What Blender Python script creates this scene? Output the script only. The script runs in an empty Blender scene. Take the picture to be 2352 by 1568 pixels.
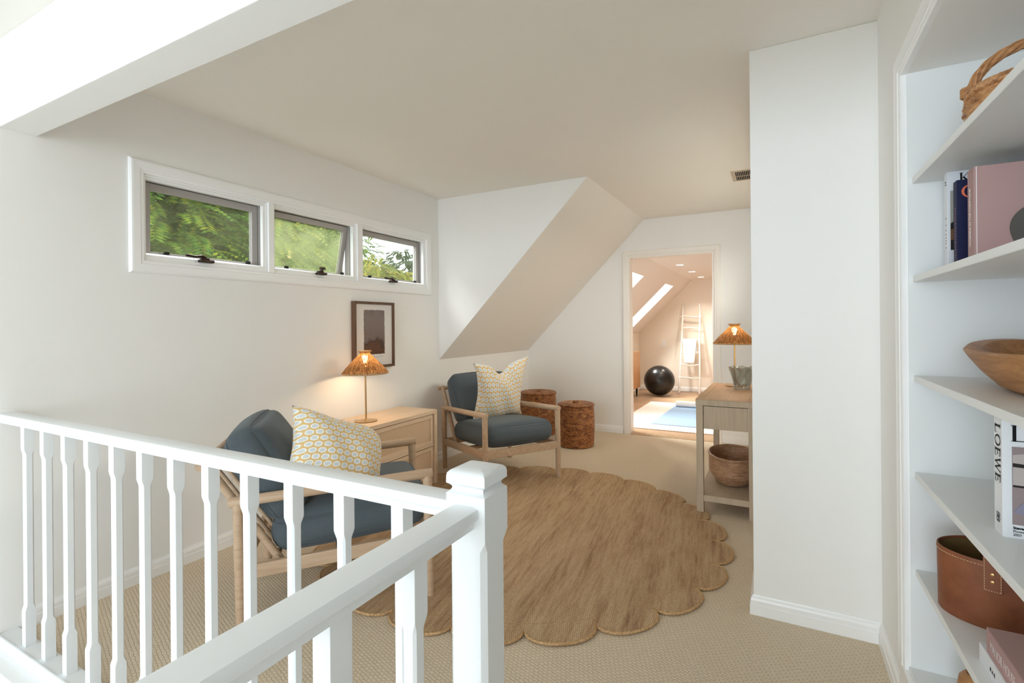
import bpy, bmesh, math, random
from mathutils import Vector, Matrix
PI = math.pi
SC = bpy.context.scene
COL = SC.collection

# ------------------------------------------------------------------ camera, sky, lights, exposure
F_PX = 1146.84; W, H_ = 2352, 1568
cam_d = bpy.data.cameras.new('camera'); cam = bpy.data.objects.new('camera', cam_d); COL.objects.link(cam)
cam_d.sensor_width = 36.0; cam_d.lens = 36.0 * F_PX / W
cam_d.shift_y = -(784 - 746.5) / W
cam_d.clip_start = 0.02; cam_d.clip_end = 200
YAW, ROLL = 0.4905, -0.0085
Fv = Vector((-math.sin(YAW), math.cos(YAW), 0)); Rv = Vector((math.cos(YAW), math.sin(YAW), 0)); Uv = Vector((0, 0, 1))
R2 = Rv * math.cos(ROLL) + Uv * math.sin(ROLL); U2 = -Rv * math.sin(ROLL) + Uv * math.cos(ROLL)
cam.matrix_world = Matrix(((R2.x, U2.x, -Fv.x, 0), (R2.y, U2.y, -Fv.y, 0), (R2.z, U2.z, -Fv.z, 1.257), (0, 0, 0, 1)))
SC.camera = cam

world = bpy.data.worlds.new('sky'); SC.world = world; world.use_nodes = True
bg = world.node_tree.nodes['Background']
bg.inputs[0].default_value = (0.93, 0.97, 1.0, 1); bg.inputs[1].default_value = 2.2

def area(name, loc, target, sx, sy, power, col=(1, 1, 1), spread=PI):
    d = bpy.data.lights.new(name, 'AREA'); d.shape = 'RECTANGLE'; d.size = sx; d.size_y = sy
    d.energy = power; d.color = col; d.spread = spread
    o = bpy.data.objects.new(name, d); COL.objects.link(o); o.location = loc
    o.rotation_euler = (Vector(target) - Vector(loc)).to_track_quat('-Z', 'Y').to_euler()
    return o
# daylight through the big stair window behind the camera, and through its side window
area('stair_window_daylight', (-1.2, -5.3, 1.2), (-1.2, 3.0, 1.2), 3.0, 2.3, 190, (0.74, 0.87, 1.0))
# daylight through the three clerestory panes
area('clerestory_daylight', (-3.75, 2.45, 3.1), (-1.2, 2.9, 0.6), 2.4, 0.8, 120, (0.97, 0.99, 1.0))
# added fill for the back of the room, behind the added side window
area('added_side_fill', (0.55, 4.1, 2.25), (-1.8, 3.9, 0.9), 2.2, 0.6, 78, (1.0, 0.94, 0.85))
# daylight through the two roof windows of the exercise room
area('roof_window_daylight', (-3.1, 6.4, 3.0), (-1.2, 6.6, 0.2), 0.9, 0.7, 235, (1.0, 0.985, 0.95))
area('roof_window_daylight', (-3.1, 8.5, 3.0), (-1.2, 8.4, 0.2), 0.9, 0.7, 235, (1.0, 0.985, 0.95))

SC.view_settings.view_transform = 'Standard'; SC.view_settings.look = 'None'
SC.view_settings.exposure = 0.0; SC.view_settings.gamma = 1.0; SC.view_settings.use_curve_mapping = False
SC.cycles.max_bounces = 14; SC.cycles.diffuse_bounces = 10; SC.cycles.transparent_max_bounces = 16
SC.cycles.caustics_reflective = False; SC.cycles.caustics_refractive = False
SC.cycles.sample_clamp_indirect = 6.0
try: SC.cycles.use_denoising = True
except Exception: pass

# ------------------------------------------------------------------ measured places (metres)
WL, WR, XP, YP = -2.804, 0.3495, -0.104, 2.40      # left wall, right wall, partition edge
YD, YW, CH = 3.799, 5.68, 2.437                    # dormer cheek, door wall, ceiling
XA, ZK = -1.338, 0.941                             # top of slope, knee wall height

# ------------------------------------------------------------------ helpers
def sgn(a): return (a > 0) - (a < 0)
class MB:
    def __init__(s): s.bm = bmesh.new(); s.uv = None
    def face(s, pts):
        vs = [s.bm.verts.new(p) for p in pts]
        try: return s.bm.faces.new(vs)
        except ValueError: return None
    def box(s, x0, x1, y0, y1, z0, z1, M=None):
        P = [(x0, y0, z0), (x1, y0, z0), (x1, y1, z0), (x0, y1, z0), (x0, y0, z1), (x1, y0, z1), (x1, y1, z1), (x0, y1, z1)]
        if M: P = [M @ Vector(p) for p in P]
        v = [s.bm.verts.new(p) for p in P]
        for f in ((0, 3, 2, 1), (4, 5, 6, 7), (0, 1, 5, 4), (1, 2, 6, 5), (2, 3, 7, 6), (3, 0, 4, 7)): s.bm.faces.new([v[i] for i in f])
        return s
    def rings(s, rings, cap=True, close=True):
        R = [[s.bm.verts.new(p) for p in r] for r in rings]; n = len(R[0])
        for a, b in zip(R, R[1:]):
            for i in range(n if close else n - 1):
                j = (i + 1) % n; s.bm.faces.new((a[i], a[j], b[j], b[i]))
        if cap and close:
            s.bm.faces.new(list(reversed(R[0]))); s.bm.faces.new(R[-1])
        return s
    def tube(s, pts, r, seg=12, cap=True, sq=None):
        pts = [Vector(p) for p in pts]; n = len(pts); rs = r if isinstance(r, (list, tuple)) else [r] * n
        out = []; up = None
        for i, p in enumerate(pts):
            t = (pts[min(i + 1, n - 1)] - pts[max(i - 1, 0)]).normalized()
            if up is None:
                up = Vector((0, 0, 1)) if abs(t.z) < .9 else Vector((1, 0, 0))
            a = t.cross(up).normalized(); b = a.cross(t).normalized(); up = b
            out.append([p + (a * math.cos(2 * PI * k / seg) + b * math.sin(2 * PI * k / seg)) * rs[i] for k in range(seg)])
        return s.rings(out, cap)
    def loop_tube(s, pts, r, seg=8):
        pts = [Vector(p) for p in pts]; n = len(pts); R = []
        for i, p in enumerate(pts):
            t = (pts[(i + 1) % n] - pts[i - 1]).normalized()
            up = Vector((0, 0, 1)) if abs(t.z) < .95 else Vector((1, 0, 0))
            a = t.cross(up).normalized(); b = a.cross(t).normalized()
            R.append([s.bm.verts.new(p + (a * math.cos(2 * PI * k / seg) + b * math.sin(2 * PI * k / seg)) * r) for k in range(seg)])
        for i in range(n):
            A, B = R[i], R[(i + 1) % n]
            for k in range(seg): s.bm.faces.new((A[k], A[(k + 1) % seg], B[(k + 1) % seg], B[k]))
        return s
    def lathe(s, prof, seg=32, c=(0, 0, 0), sx=1, sy=1, cap=True, wob=None):
        out = []
        for r, z in prof:
            ring = []
            for k in range(seg):
                a = 2 * PI * k / seg; q = r * (1 + (wob(a, z) if wob else 0))
                ring.append((c[0] + q * sx * math.cos(a), c[1] + q * sy * math.sin(a), c[2] + z))
            out.append(ring)
        return s.rings(out, cap)
    def prism(s, poly, z0, z1, axis='z', M=None):
        def P(a, b, c):
            v = {'z': (a, b, c), 'y': (a, c, b), 'x': (c, a, b)}[axis]
            return M @ Vector(v) if M else v
        A = [s.bm.verts.new(P(x, y, z0)) for x, y in poly]; B = [s.bm.verts.new(P(x, y, z1)) for x, y in poly]; n = len(poly)
        for i in range(n):
            j = (i + 1) % n; s.bm.faces.new((A[i], A[j], B[j], B[i]))
        s.bm.faces.new(list(reversed(A))); s.bm.faces.new(B); return s
    def grid(s, fn, nu, nv, uvs=False, wrap=False):
        V = [[s.bm.verts.new(fn(i / nu, j / nv)) for j in range(nv + 1)] for i in range(nu + 1)]
        if uvs and s.uv is None: s.uv = s.bm.loops.layers.uv.new('UVMap')
        for i in range(nu):
            for j in range(nv):
                f = s.bm.faces.new((V[i][j], V[i + 1][j], V[i + 1][j + 1], V[i][j + 1]))
                if uvs:
                    for l, (a, b) in zip(f.loops, ((i, j), (i + 1, j), (i + 1, j + 1), (i, j + 1))): l[s.uv].uv = (a / nu, b / nv)
        return s
    def add(s, mesh, M):
        s.bm.from_mesh(mesh); return s
    def build(s, name, mat, parent=None, smooth=False, bevel=0, seg=2, sub=0, merge=True, angle=35):
        bm = s.bm
        if merge and smooth: bmesh.ops.remove_doubles(bm, verts=bm.verts, dist=1e-5)
        bmesh.ops.recalc_face_normals(bm, faces=bm.faces)
        me = bpy.data.meshes.new(name); bm.to_mesh(me); bm.free(); me.materials.append(mat)
        o = bpy.data.objects.new(name, me); COL.objects.link(o)
        if parent: o.parent = parent
        if smooth:
            for p in me.polygons: p.use_smooth = True
            try: me.set_sharp_from_angle(angle=math.radians(angle if not bevel else 50))
            except Exception: pass
        if bevel:
            m = o.modifiers.new('bevel', 'BEVEL'); m.width = bevel; m.segments = seg; m.limit_method = 'ANGLE'; m.angle_limit = math.radians(40)
        if sub:
            m = o.modifiers.new('sub', 'SUBSURF'); m.levels = sub; m.render_levels = sub
        return o

def tag(o, label=None, cat=None, group=None, kind=None):
    if label: o['label'] = label
    if cat: o['category'] = cat
    if group: o['group'] = group
    if kind: o['kind'] = kind
    return o
def empty(name, loc, rz=0, label=None, cat=None, group=None, kind=None):
    o = bpy.data.objects.new(name, None); COL.objects.link(o); o.location = loc; o.rotation_euler = (0, 0, rz)
    o.empty_display_size = .05
    return tag(o, label, cat, group, kind)
def struct(o, label, cat): return tag(o, label, cat, None, 'structure')
def kids(o): return [c for c in bpy.data.objects if c.parent == o]
def copy_tree(o, parent=None):
    c = o.copy(); COL.objects.link(c)
    c.parent = parent
    for ch in kids(o): copy_tree(ch, c)
    return c

def soft_box(mb, hx, hy, hz, r, n=5, crown=0, sag=None, M=None, k=4):
    """rounded cushion block: nonuniform grid on each side, pushed to a rounded surface"""
    def cs(h):
        a = [-h + r * t for t in [1 - math.cos(PI / 2 * i / k) for i in range(k)]]
        m = [(-h + r) + (2 * h - 2 * r) * i / n for i in range(n + 1)]
        return a + m + [-t for t in reversed(a)]
    X, Y, Z = cs(hx), cs(hy), cs(hz)
    vc = {}
    def V(x, y, z):
        key = (round(x, 6), round(y, 6), round(z, 6))
        if key not in vc:
            p = Vector((x, y, z)); q = Vector((max(-hx + r, min(hx - r, x)), max(-hy + r, min(hy - r, y)), max(-hz + r, min(hz - r, z))))
            d = p - q
            if d.length > 1e-9: p = q + d.normalized() * r
            if crown:
                w = max(0, 1 - (x / hx) ** 2) * max(0, 1 - (y / hy) ** 2)
                p.z += sgn(z) * crown * (w ** .6) * min(1, abs(z) / hz)
                e = max(0, 1 - (z / hz) ** 2)
                p.x += sgn(x) * crown * .45 * e * (abs(x) / hx) ** 3 * max(0, 1 - (y / hy) ** 2)
                p.y += sgn(y) * crown * .45 * e * (abs(y) / hy) ** 3 * max(0, 1 - (x / hx) ** 2)
            if sag: p = sag(p)
            if M: p = M @ p
            vc[key] = mb.bm.verts.new(p)
        return vc[key]
    def side(A, B, f):
        for i in range(len(A) - 1):
            for j in range(len(B) - 1):
                q = [f(A[i], B[j]), f(A[i + 1], B[j]), f(A[i + 1], B[j + 1]), f(A[i], B[j + 1])]
                vs = [V(*p) for p in q]
                if len(set(vs)) == 4: mb.bm.faces.new(vs)
    for s_ in (-1, 1):
        side(X, Y, lambda a, b: (a, b, s_ * hz)); side(X, Z, lambda a, b: (a, s_ * hy, b)); side(Y, Z, lambda a, b: (s_ * hx, a, b))
    return mb

# ------------------------------------------------------------------ materials
def srgb(r, g, b):
    f = lambda c: (c / 255 / 12.92) if c / 255 <= .04045 else ((c / 255 + .055) / 1.055) ** 2.4
    return (f(r), f(g), f(b), 1)
class NT:
    def __init__(s, name):
        s.m = bpy.data.materials.new(name); s.m.use_nodes = True; s.t = s.m.node_tree; s.n = s.t.nodes; s.l = s.t.links
        s.b = s.n['Principled BSDF']; s.out = s.n['Material Output']
    def new(s, ty, **kw):
        nd = s.n.new(ty)
        for k, v in kw.items():
            if k.startswith('i_'):
                key = k[2:].replace('_', ' '); 
                nd.inputs[int(key) if key.isdigit() else key].default_value = v
            else: setattr(nd, k, v)
        return nd
    def link(s, a, b): s.l.new(a, b)
    def coord(s, kind='Object', scale=(1, 1, 1), rot=(0, 0, 0), loc=(0, 0, 0)):
        tc = s.new('ShaderNodeTexCoord'); mp = s.new('ShaderNodeMapping')
        mp.inputs['Scale'].default_value = scale; mp.inputs['Rotation'].default_value = rot; mp.inputs['Location'].default_value = loc
        s.link(tc.outputs[kind], mp.inputs['Vector']); return mp.outputs[0]
    def noise(s, vec, scale, detail=3, rough=.5):
        nd = s.new('ShaderNodeTexNoise'); nd.inputs['Scale'].default_value = scale; nd.inputs['Detail'].default_value = detail; nd.inputs['Roughness'].default_value = rough
        if vec: s.link(vec, nd.inputs['Vector'])
        return nd.outputs['Fac']
    def ramp(s, fac, stops):
        r = s.new('ShaderNodeValToRGB'); e = r.color_ramp.elements
        while len(e) < len(stops): e.new(.5)
        for el, (p, c) in zip(e, stops): el.position = p; el.color = c if len(c) == 4 else (*c, 1)
        s.link(fac, r.inputs[0]); return r.outputs[0]
    def math(s, op, a, b=None, c=None):
        m = s.new('ShaderNodeMath', operation=op)
        for i, x in enumerate((a, b, c)):
            if x is None: continue
            if isinstance(x, (int, float)): m.inputs[i].default_value = x
            else: s.link(x, m.inputs[i])
        return m.outputs[0]
    def mix(s, fac, a, b, mode='MIX'):
        m = s.new('ShaderNodeMix', data_type='RGBA', blend_type=mode)
        for sock, x in ((m.inputs[0], fac), (m.inputs[6], a), (m.inputs[7], b)):
            if isinstance(x, (int, float)): sock.default_value = x
            elif isinstance(x, tuple): sock.default_value = x
            else: s.link(x, sock)
        return m.outputs[2]
    def bump(s, h, strength=.3, dist=.005):
        b = s.new('ShaderNodeBump'); b.inputs['Strength'].default_value = strength; b.inputs['Distance'].default_value = dist
        s.link(h, b.inputs['Height']); s.link(b.outputs[0], s.b.inputs['Normal'])
    def base(s, c):
        if isinstance(c, tuple): s.b.inputs['Base Color'].default_value = c
        else: s.link(c, s.b.inputs['Base Color'])
    def set(s, rough=.5, metal=0, spec=.5):
        s.b.inputs['Roughness'].default_value = rough; s.b.inputs['Metallic'].default_value = metal
        s.b.inputs['Specular IOR Level'].default_value = spec
        return s

def m_paint(name, c, rough=.6, bump=.06, scale=350, spec=.3):
    t = NT(name); v = t.coord()
    n = t.noise(v, 3, 2); t.base(t.mix(n, tuple(x * .985 for x in c[:3]) + (1,), c))
    t.set(rough, 0, spec)
    if bump: t.bump(t.noise(v, scale, 2), bump, .001)
    return t.m
def m_wood(name, c1, c2, axis='x', rough=.45, scale=1.0, streak=.5):
    t = NT(name)
    sc = {'x': (2, 30, 30), 'y': (30, 2, 30), 'z': (30, 30, 2)}[axis]
    v = t.coord('Object', tuple(x * scale for x in sc))
    n = t.noise(v, 1.6, 5, .6); n2 = t.noise(v, 7, 3, .6)
    f = t.math('ADD', t.math('MULTIPLY', n, 1 - streak * .4), t.math('MULTIPLY', n2, streak * .4))
    t.base(t.ramp(f, [(.3, c2), (.7, c1)])); t.set(rough, 0, .35); t.bump(f, .12, .002); return t.m
M = {}
M['wall'] = m_paint('wall_paint', srgb(240, 239, 236), .7, .12, 260, .2)
M['ceil'] = m_paint('ceiling_paint', srgb(239, 235, 228), .8, .1, 200, .15)
M['trim'] = m_paint('trim_gloss_paint', srgb(243, 243, 242), .3, .03, 120, .5)
M['rail'] = m_paint('railing_paint', srgb(232, 235, 237), .35, .05, 90, .4)
M['case'] = m_paint('doorway_casing_paint', srgb(240, 234, 226), .35, .03, 120, .4)
M['shelfpaint'] = m_paint('shelf_paint', srgb(229, 231, 231), .35, .03, 120, .4)
M['gymwall'] = m_paint('warm_wall_paint', srgb(238, 229, 216), .75, .08, 200, .15)
M['gymceil'] = m_paint('warm_ceiling_paint', srgb(240, 232, 225), .8, .05, 200, .1)
M['sash'] = m_paint('window_sash_grey', srgb(168, 162, 158), .4, .02, 120, .4)

def m_carpet():
    t = NT('loop_carpet')
    v = t.coord('Object', (1, 1, 1), (0, 0, math.radians(17)))
    wob = t.new('ShaderNodeTexNoise'); wob.inputs['Scale'].default_value = 75; wob.inputs['Detail'].default_value = 2
    t.link(v, wob.inputs['Vector'])
    vm = t.new('ShaderNodeVectorMath', operation='MULTIPLY_ADD'); vm.inputs[1].default_value = (.0105, .0105, 0); t.link(wob.outputs['Color'], vm.inputs[0]); t.link(v, vm.inputs[2])
    b = t.new('ShaderNodeTexBrick'); b.offset = .5; b.inputs['Scale'].default_value = 1
    b.inputs['Brick Width'].default_value = .021; b.inputs['Row Height'].default_value = .013
    b.inputs['Mortar Size'].default_value = .0032; b.inputs['Mortar Smooth'].default_value = 1.0
    b.inputs['Color1'].default_value = (1, 1, 1, 1); b.inputs['Color2'].default_value = (.82, .82, .82, 1); b.inputs['Mortar'].default_value = (0, 0, 0, 1)
    t.link(vm.outputs[0], b.inputs['Vector'])
    fine = t.noise(v, 620, 3, .8); big = t.noise(v, 25, 3)
    c = t.ramp(b.outputs['Color'], [(0, srgb(196, 179, 156)), (.55, srgb(223, 208, 186)), (1, srgb(230, 216, 195))])
    c = t.mix(t.math('MULTIPLY', fine, .5), c, srgb(196, 177, 152)); c = t.mix(t.math('MULTIPLY', big, .3), c, srgb(214, 197, 172))
    t.base(c); t.set(.95, 0, .05)
    t.bump(t.math('ADD', b.outputs['Color'], t.math('MULTIPLY', fine, .5)), .42, .004); return t.m
M['carpet'] = m_carpet()

def m_jute(cx, cy):
    t = NT('braided_jute')
    v = t.coord('Object', (1, 1, 1), (0, 0, math.radians(-7)))
    v2 = t.coord('Object', (1, 1, 1), (0, 0, math.radians(-7)), (.1, .2, 0))
    def sc(s_):
        m = t.new('ShaderNodeVectorMath', operation='MULTIPLY'); m.inputs[1].default_value = s_; t.link(v, m.inputs[0]); return m.outputs[0]
    streak = t.noise(sc((48, 4.2, 1)), 1.0, 4, .7); patch = t.noise(sc((7, 1.1, 1)), 1.3, 4)
    fiber = t.noise(sc((330, 130, 1)), 1.0, 2, .7)
    w = t.new('ShaderNodeTexBrick'); w.offset = .5; w.inputs['Scale'].default_value = 1; w.inputs['Brick Width'].default_value = .0085; w.inputs['Row Height'].default_value = .0135
    w.inputs['Mortar Size'].default_value = .0013; w.inputs['Mortar Smooth'].default_value = 1; w.inputs['Color1'].default_value = (1, 1, 1, 1); w.inputs['Color2'].default_value = (.55, .55, .55, 1); w.inputs['Mortar'].default_value = (0, 0, 0, 1)
    t.link(v, w.inputs['Vector'])
    f = t.math('ADD', t.math('MULTIPLY', streak, .6), t.math('MULTIPLY', patch, .4))
    c = t.ramp(f, [(.34, srgb(154, 120, 90)), (.44, srgb(200, 165, 130)), (.54, srgb(219, 187, 149)), (.68, srgb(230, 204, 168))])
    c = t.mix(t.math('MULTIPLY', t.math('SUBTRACT', 1, w.outputs['Color']), .42), c, srgb(126, 96, 68))
    c = t.mix(t.ramp(fiber, [(.52, (0, 0, 0)), (.72, (.6, .6, .6))]), c, srgb(222, 192, 152)); c = t.mix(t.ramp(fiber, [(.28, (.55, .55, .55)), (.45, (0, 0, 0))]), c, srgb(112, 80, 52))
    t.base(c); t.set(.9, 0, .1)
    t.bump(t.math('ADD', w.outputs['Color'], t.math('MULTIPLY', fiber, .6)), .8, .006); return t.m
M['jute'] = m_jute(0, 0)
def m_rope():
    t = NT('jute_binding'); v = t.coord('Object', (1, 1, 1))
    n = t.noise(v, 130, 3); t.base(t.ramp(n, [(.3, srgb(166, 128, 88)), (.7, srgb(212, 178, 134))])); t.set(.9, 0, .1); t.bump(n, .6, .004); return t.m
M['rope'] = m_rope()

def m_fabric(name, c, var=.25):
    t = NT(name); v = t.coord('Object', (1, 1, 1))
    a = t.noise(v, 420, 3, .7); b = t.noise(v, 5, 2)
    d = tuple(x * (1 - var) for x in c[:3]) + (1,); l = tuple(min(1, x * (1 + var)) for x in c[:3]) + (1,)
    t.base(t.mix(t.math('MULTIPLY', b, .25), t.ramp(a, [(.3, d), (.7, l)]), l)); t.set(.92, 0, .15)
    t.b.inputs['Sheen Weight'].default_value = .15
    t.bump(a, .35, .0015); return t.m
M['slate'] = m_fabric('slate_blue_linen', srgb(82, 90, 95))
def m_dots():
    t = NT('dotted_cushion_cloth')
    tc = t.new('ShaderNodeTexCoord'); mp = t.new('ShaderNodeMapping'); mp.inputs['Scale'].default_value = (12.5, 12.5, 1); t.link(tc.outputs['UV'], mp.inputs['Vector'])
    wn = t.new('ShaderNodeTexNoise'); wn.inputs['Scale'].default_value = 2.5; t.link(mp.outputs[0], wn.inputs['Vector'])
    vm = t.new('ShaderNodeVectorMath', operation='MULTIPLY_ADD'); vm.inputs[1].default_value = (.16, .16, 0); t.link(wn.outputs['Color'], vm.inputs[0]); t.link(mp.outputs[0], vm.inputs[2])
    # staggered rows: shift every other row
    sp = t.new('ShaderNodeSeparateXYZ'); t.link(vm.outputs[0], sp.inputs[0])
    row = t.math('FLOOR', sp.outputs[1]); off = t.math('MULTIPLY', t.math('MODULO', row, 2), .5)
    fx = t.math('SUBTRACT', t.math('FRACT', t.math('ADD', sp.outputs[0], off)), .5); fy = t.math('SUBTRACT', t.math('FRACT', sp.outputs[1]), .5)
    d = t.math('SQRT', t.math('ADD', t.math('MULTIPLY', fx, fx), t.math('MULTIPLY', fy, fy)))
    d = t.math('ADD', d, t.math('MULTIPLY', t.math('SUBTRACT', t.noise(mp.outputs[0], 6, 2), .5), .16))
    ring = t.ramp(d, [(0, srgb(196, 201, 203)), (.06, srgb(222, 224, 224)), (.13, srgb(196, 201, 203)), (.19, srgb(226, 227, 226)), (.26, srgb(200, 205, 207)), (.33, srgb(240, 240, 236)), (.41, srgb(240, 240, 236)), (.44, srgb(222, 188, 130)), (1, srgb(222, 188, 130))])
    t.base(ring); t.set(.9, 0, .15); v = t.coord('Object'); t.bump(t.noise(v, 500, 2), .25, .001); return t.m
M['dots'] = m_dots()

M['chairwood'] = m_wood('weathered_ash', srgb(202, 176, 148), srgb(178, 148, 120), 'x', .45)
M['oak'] = m_wood('pale_oak', srgb(230, 207, 180), srgb(217, 190, 160), 'y', .5)
M['oakdark'] = m_wood('console_oak', srgb(190, 160, 128), srgb(172, 141, 108), 'y', .5)
M['consolewood'] = m_wood('limed_wood', srgb(192, 174, 150), srgb(174, 156, 132), 'z', .55)
def m_cane():
    t = NT('woven_cane'); v = t.coord('Object', (1, 1, 1))
    w = t.new('ShaderNodeTexBrick'); w.offset = .5; w.inputs['Scale'].default_value = 1; w.inputs['Brick Width'].default_value = .009; w.inputs['Row Height'].default_value = .0065
    w.inputs['Mortar Size'].default_value = .0018; w.inputs['Mortar Smooth'].default_value = .6; w.inputs['Color1'].default_value = srgb(228, 204, 174); w.inputs['Color2'].default_value = srgb(216, 190, 160); w.inputs['Mortar'].default_value = srgb(200, 172, 142)
    sp = t.new('ShaderNodeSeparateXYZ'); t.link(v, sp.inputs[0]); cb = t.new('ShaderNodeCombineXYZ'); t.link(sp.outputs[1], cb.inputs[0]); t.link(sp.outputs[2], cb.inputs[1])
    t.link(cb.outputs[0], w.inputs['Vector']); t.base(w.outputs['Color']); t.set(.6, 0, .2); t.bump(w.outputs['Color'], .4, .002); return t.m
M['cane'] = m_cane()
def m_metal(name, c, rough=.3):
    t = NT(name); t.base(c); t.set(rough, 1, .5); v = t.coord(); t.bump(t.noise(v, 80, 2), .03, .001); return t.m
M['brass'] = m_metal('brushed_brass', srgb(205, 165, 110), .32)
M['bronze'] = m_metal('dark_bronze', srgb(70, 58, 52), .4)
def m_plain(name, c, rough=.6, spec=.3, bump=.1, sc=200):
    t = NT(name); v = t.coord(); n = t.noise(v, sc, 2)
    t.base(t.mix(n, tuple(x * .93 for x in c[:3]) + (1,), c)); t.set(rough, 0, spec)
    if bump: t.bump(n, bump, .001)
    return t.m
M['black'] = m_plain('black_rubber', srgb(20, 20, 20), .5)
M['ball'] = m_plain('black_vinyl', srgb(26, 25, 25), .28, .5, .05, 60)
M['white'] = m_plain('white_plastic', srgb(240, 240, 238), .4)
M['towel'] = m_plain('white_terry', srgb(248, 246, 242), .95, .1, .5, 400)
M['ladder'] = m_plain('white_painted_branch', srgb(246, 242, 236), .6, .3, .3, 60)
M['frame'] = m_wood('walnut_frame', srgb(112, 82, 62), srgb(84, 60, 44), 'z', .5)
M['mount'] = m_plain('picture_mount', srgb(226, 222, 218), .8)
M['yoga'] = m_plain('pale_blue_foam', srgb(158, 186, 218), .8, .1)
M['yogaedge'] = m_plain('mat_underside', srgb(100, 120, 145), .8, .1)
M['dark'] = m_plain('dark_void', srgb(40, 36, 32), .8)
M['ventmetal'] = m_plain('painted_grille', srgb(196, 180, 160), .5)

def m_coil(name, c1, c2, c3, pitch, vert=False):
    t = NT(name); v = t.coord('Object', (1, 1, 1)); sp = t.new('ShaderNodeSeparateXYZ'); t.link(v, sp.inputs[0])
    ang = t.math('ARCTAN2', sp.outputs[1], sp.outputs[0])
    cb = t.new('ShaderNodeCombineXYZ'); t.link(t.math('MULTIPLY', ang, 3.2), cb.inputs[0]); t.link(t.math('MULTIPLY', sp.outputs[2], 1 / pitch), cb.inputs[1])
    rowid = t.math('FLOOR', t.math('MULTIPLY', sp.outputs[2], 1 / pitch))
    cb2 = t.new('ShaderNodeCombineXYZ'); t.link(t.math('MULTIPLY', ang, 2.4), cb2.inputs[0]); t.link(t.math('MULTIPLY', rowid, 2.3), cb2.inputs[1])
    n = t.noise(cb2.outputs[0], 1.4, 3, .7); n2 = t.noise(v, 70, 3)
    f = t.math('ADD', t.math('MULTIPLY', n, .75), t.math('MULTIPLY', n2, .25))
    t.base(t.ramp(f, [(.36, c1), (.5, c2), (.66, c3)])); t.set(.5, 0, .4); t.bump(n2, .4, .003); return t.m
M['coil'] = m_coil('brown_banana_leaf_coil', srgb(88, 48, 24), srgb(150, 94, 52), srgb(192, 138, 86), .0155)
def m_coil_lid():
    t = NT('brown_coiled_lid'); v = t.coord('Object', (1, 1, 1)); sp = t.new('ShaderNodeSeparateXYZ'); t.link(v, sp.inputs[0])
    rr = t.math('SQRT', t.math('ADD', t.math('MULTIPLY', sp.outputs[0], sp.outputs[0]), t.math('MULTIPLY', sp.outputs[1], sp.outputs[1])))
    n = t.noise(v, 26, 4, .7); f = t.math('ADD', t.math('MULTIPLY', n, .8), t.math('MULTIPLY', t.math('ABSOLUTE', t.math('SUBTRACT', t.math('FRACT', t.math('MULTIPLY', rr, 65)), .5)), .4))
    t.base(t.ramp(f, [(.36, srgb(96, 54, 28)), (.5, srgb(150, 96, 56)), (.66, srgb(190, 138, 88))])); t.set(.5, 0, .4); t.bump(f, .5, .003); return t.m
M['coil_lid'] = m_coil_lid()
M['seagrass'] = m_coil('twined_seagrass', srgb(142, 104, 76), srgb(176, 136, 104), srgb(198, 160, 126), .0045)
M['wicker'] = m_coil('golden_wicker', srgb(132, 88, 54), srgb(178, 128, 84), srgb(208, 160, 112), .008)
M['bowlwood'] = m_wood('carved_teak', srgb(190, 140, 92), srgb(140, 94, 56), 'y', .5, 1.3, .9)
def m_leather():
    t = NT('tan_leather'); v = t.coord(); n = t.noise(v, 9, 4, .6); g = t.noise(v, 260, 3)
    t.base(t.ramp(n, [(.3, srgb(112, 62, 40)), (.7, srgb(150, 92, 60))])); t.set(.5, 0, .35); t.bump(g, .3, .001); return t.m
M['leather'] = m_leather()
M['leatherin'] = m_plain('suede_lining', srgb(124, 98, 62), .9, .1)
M['stitch'] = m_plain('pale_thread', srgb(214, 180, 140), .7)
def m_woodfloor():
    t = NT('oak_floorboards'); v = t.coord('Object', (1, 1, 1))
    b = t.new('ShaderNodeTexBrick'); b.inputs['Scale'].default_value = 1; b.inputs['Brick Width'].default_value = 1.3; b.inputs['Row Height'].default_value = .16; b.inputs['Mortar Size'].default_value = .002
    b.inputs['Color1'].default_value = (1, 1, 1, 1); b.inputs['Color2'].default_value = (.6, .6, .6, 1); b.inputs['Mortar'].default_value = (.2, .2, .2, 1); t.link(v, b.inputs['Vector'])
    g = t.noise(t.coord('Object', (2.5, 28, 1)), 1.2, 5, .65)
    c = t.ramp(g, [(.3, srgb(150, 118, 90)), (.5, srgb(184, 152, 122)), (.7, srgb(208, 180, 150))]); c = t.mix(.35, c, b.outputs['Color'], 'MULTIPLY')
    t.base(c); t.set(.4, 0, .4); return t.m
M['woodfloor'] = m_woodfloor()
def m_gymrug():
    t = NT('ribbed_cream_rug'); v = t.coord('Object', (1, 1, 1)); w = t.new('ShaderNodeTexWave'); w.wave_type = 'BANDS'; w.bands_direction = 'X'; w.inputs['Scale'].default_value = 9; w.inputs['Distortion'].default_value = .4
    t.link(v, w.inputs['Vector']); t.base(t.ramp(w.outputs['Color'], [(.1, srgb(214, 200, 190)), (.6, srgb(242, 236, 230))])); t.set(.95, 0, .1); t.bump(w.outputs['Color'], .5, .004); return t.m
M['gymrug'] = m_gymrug()
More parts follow.
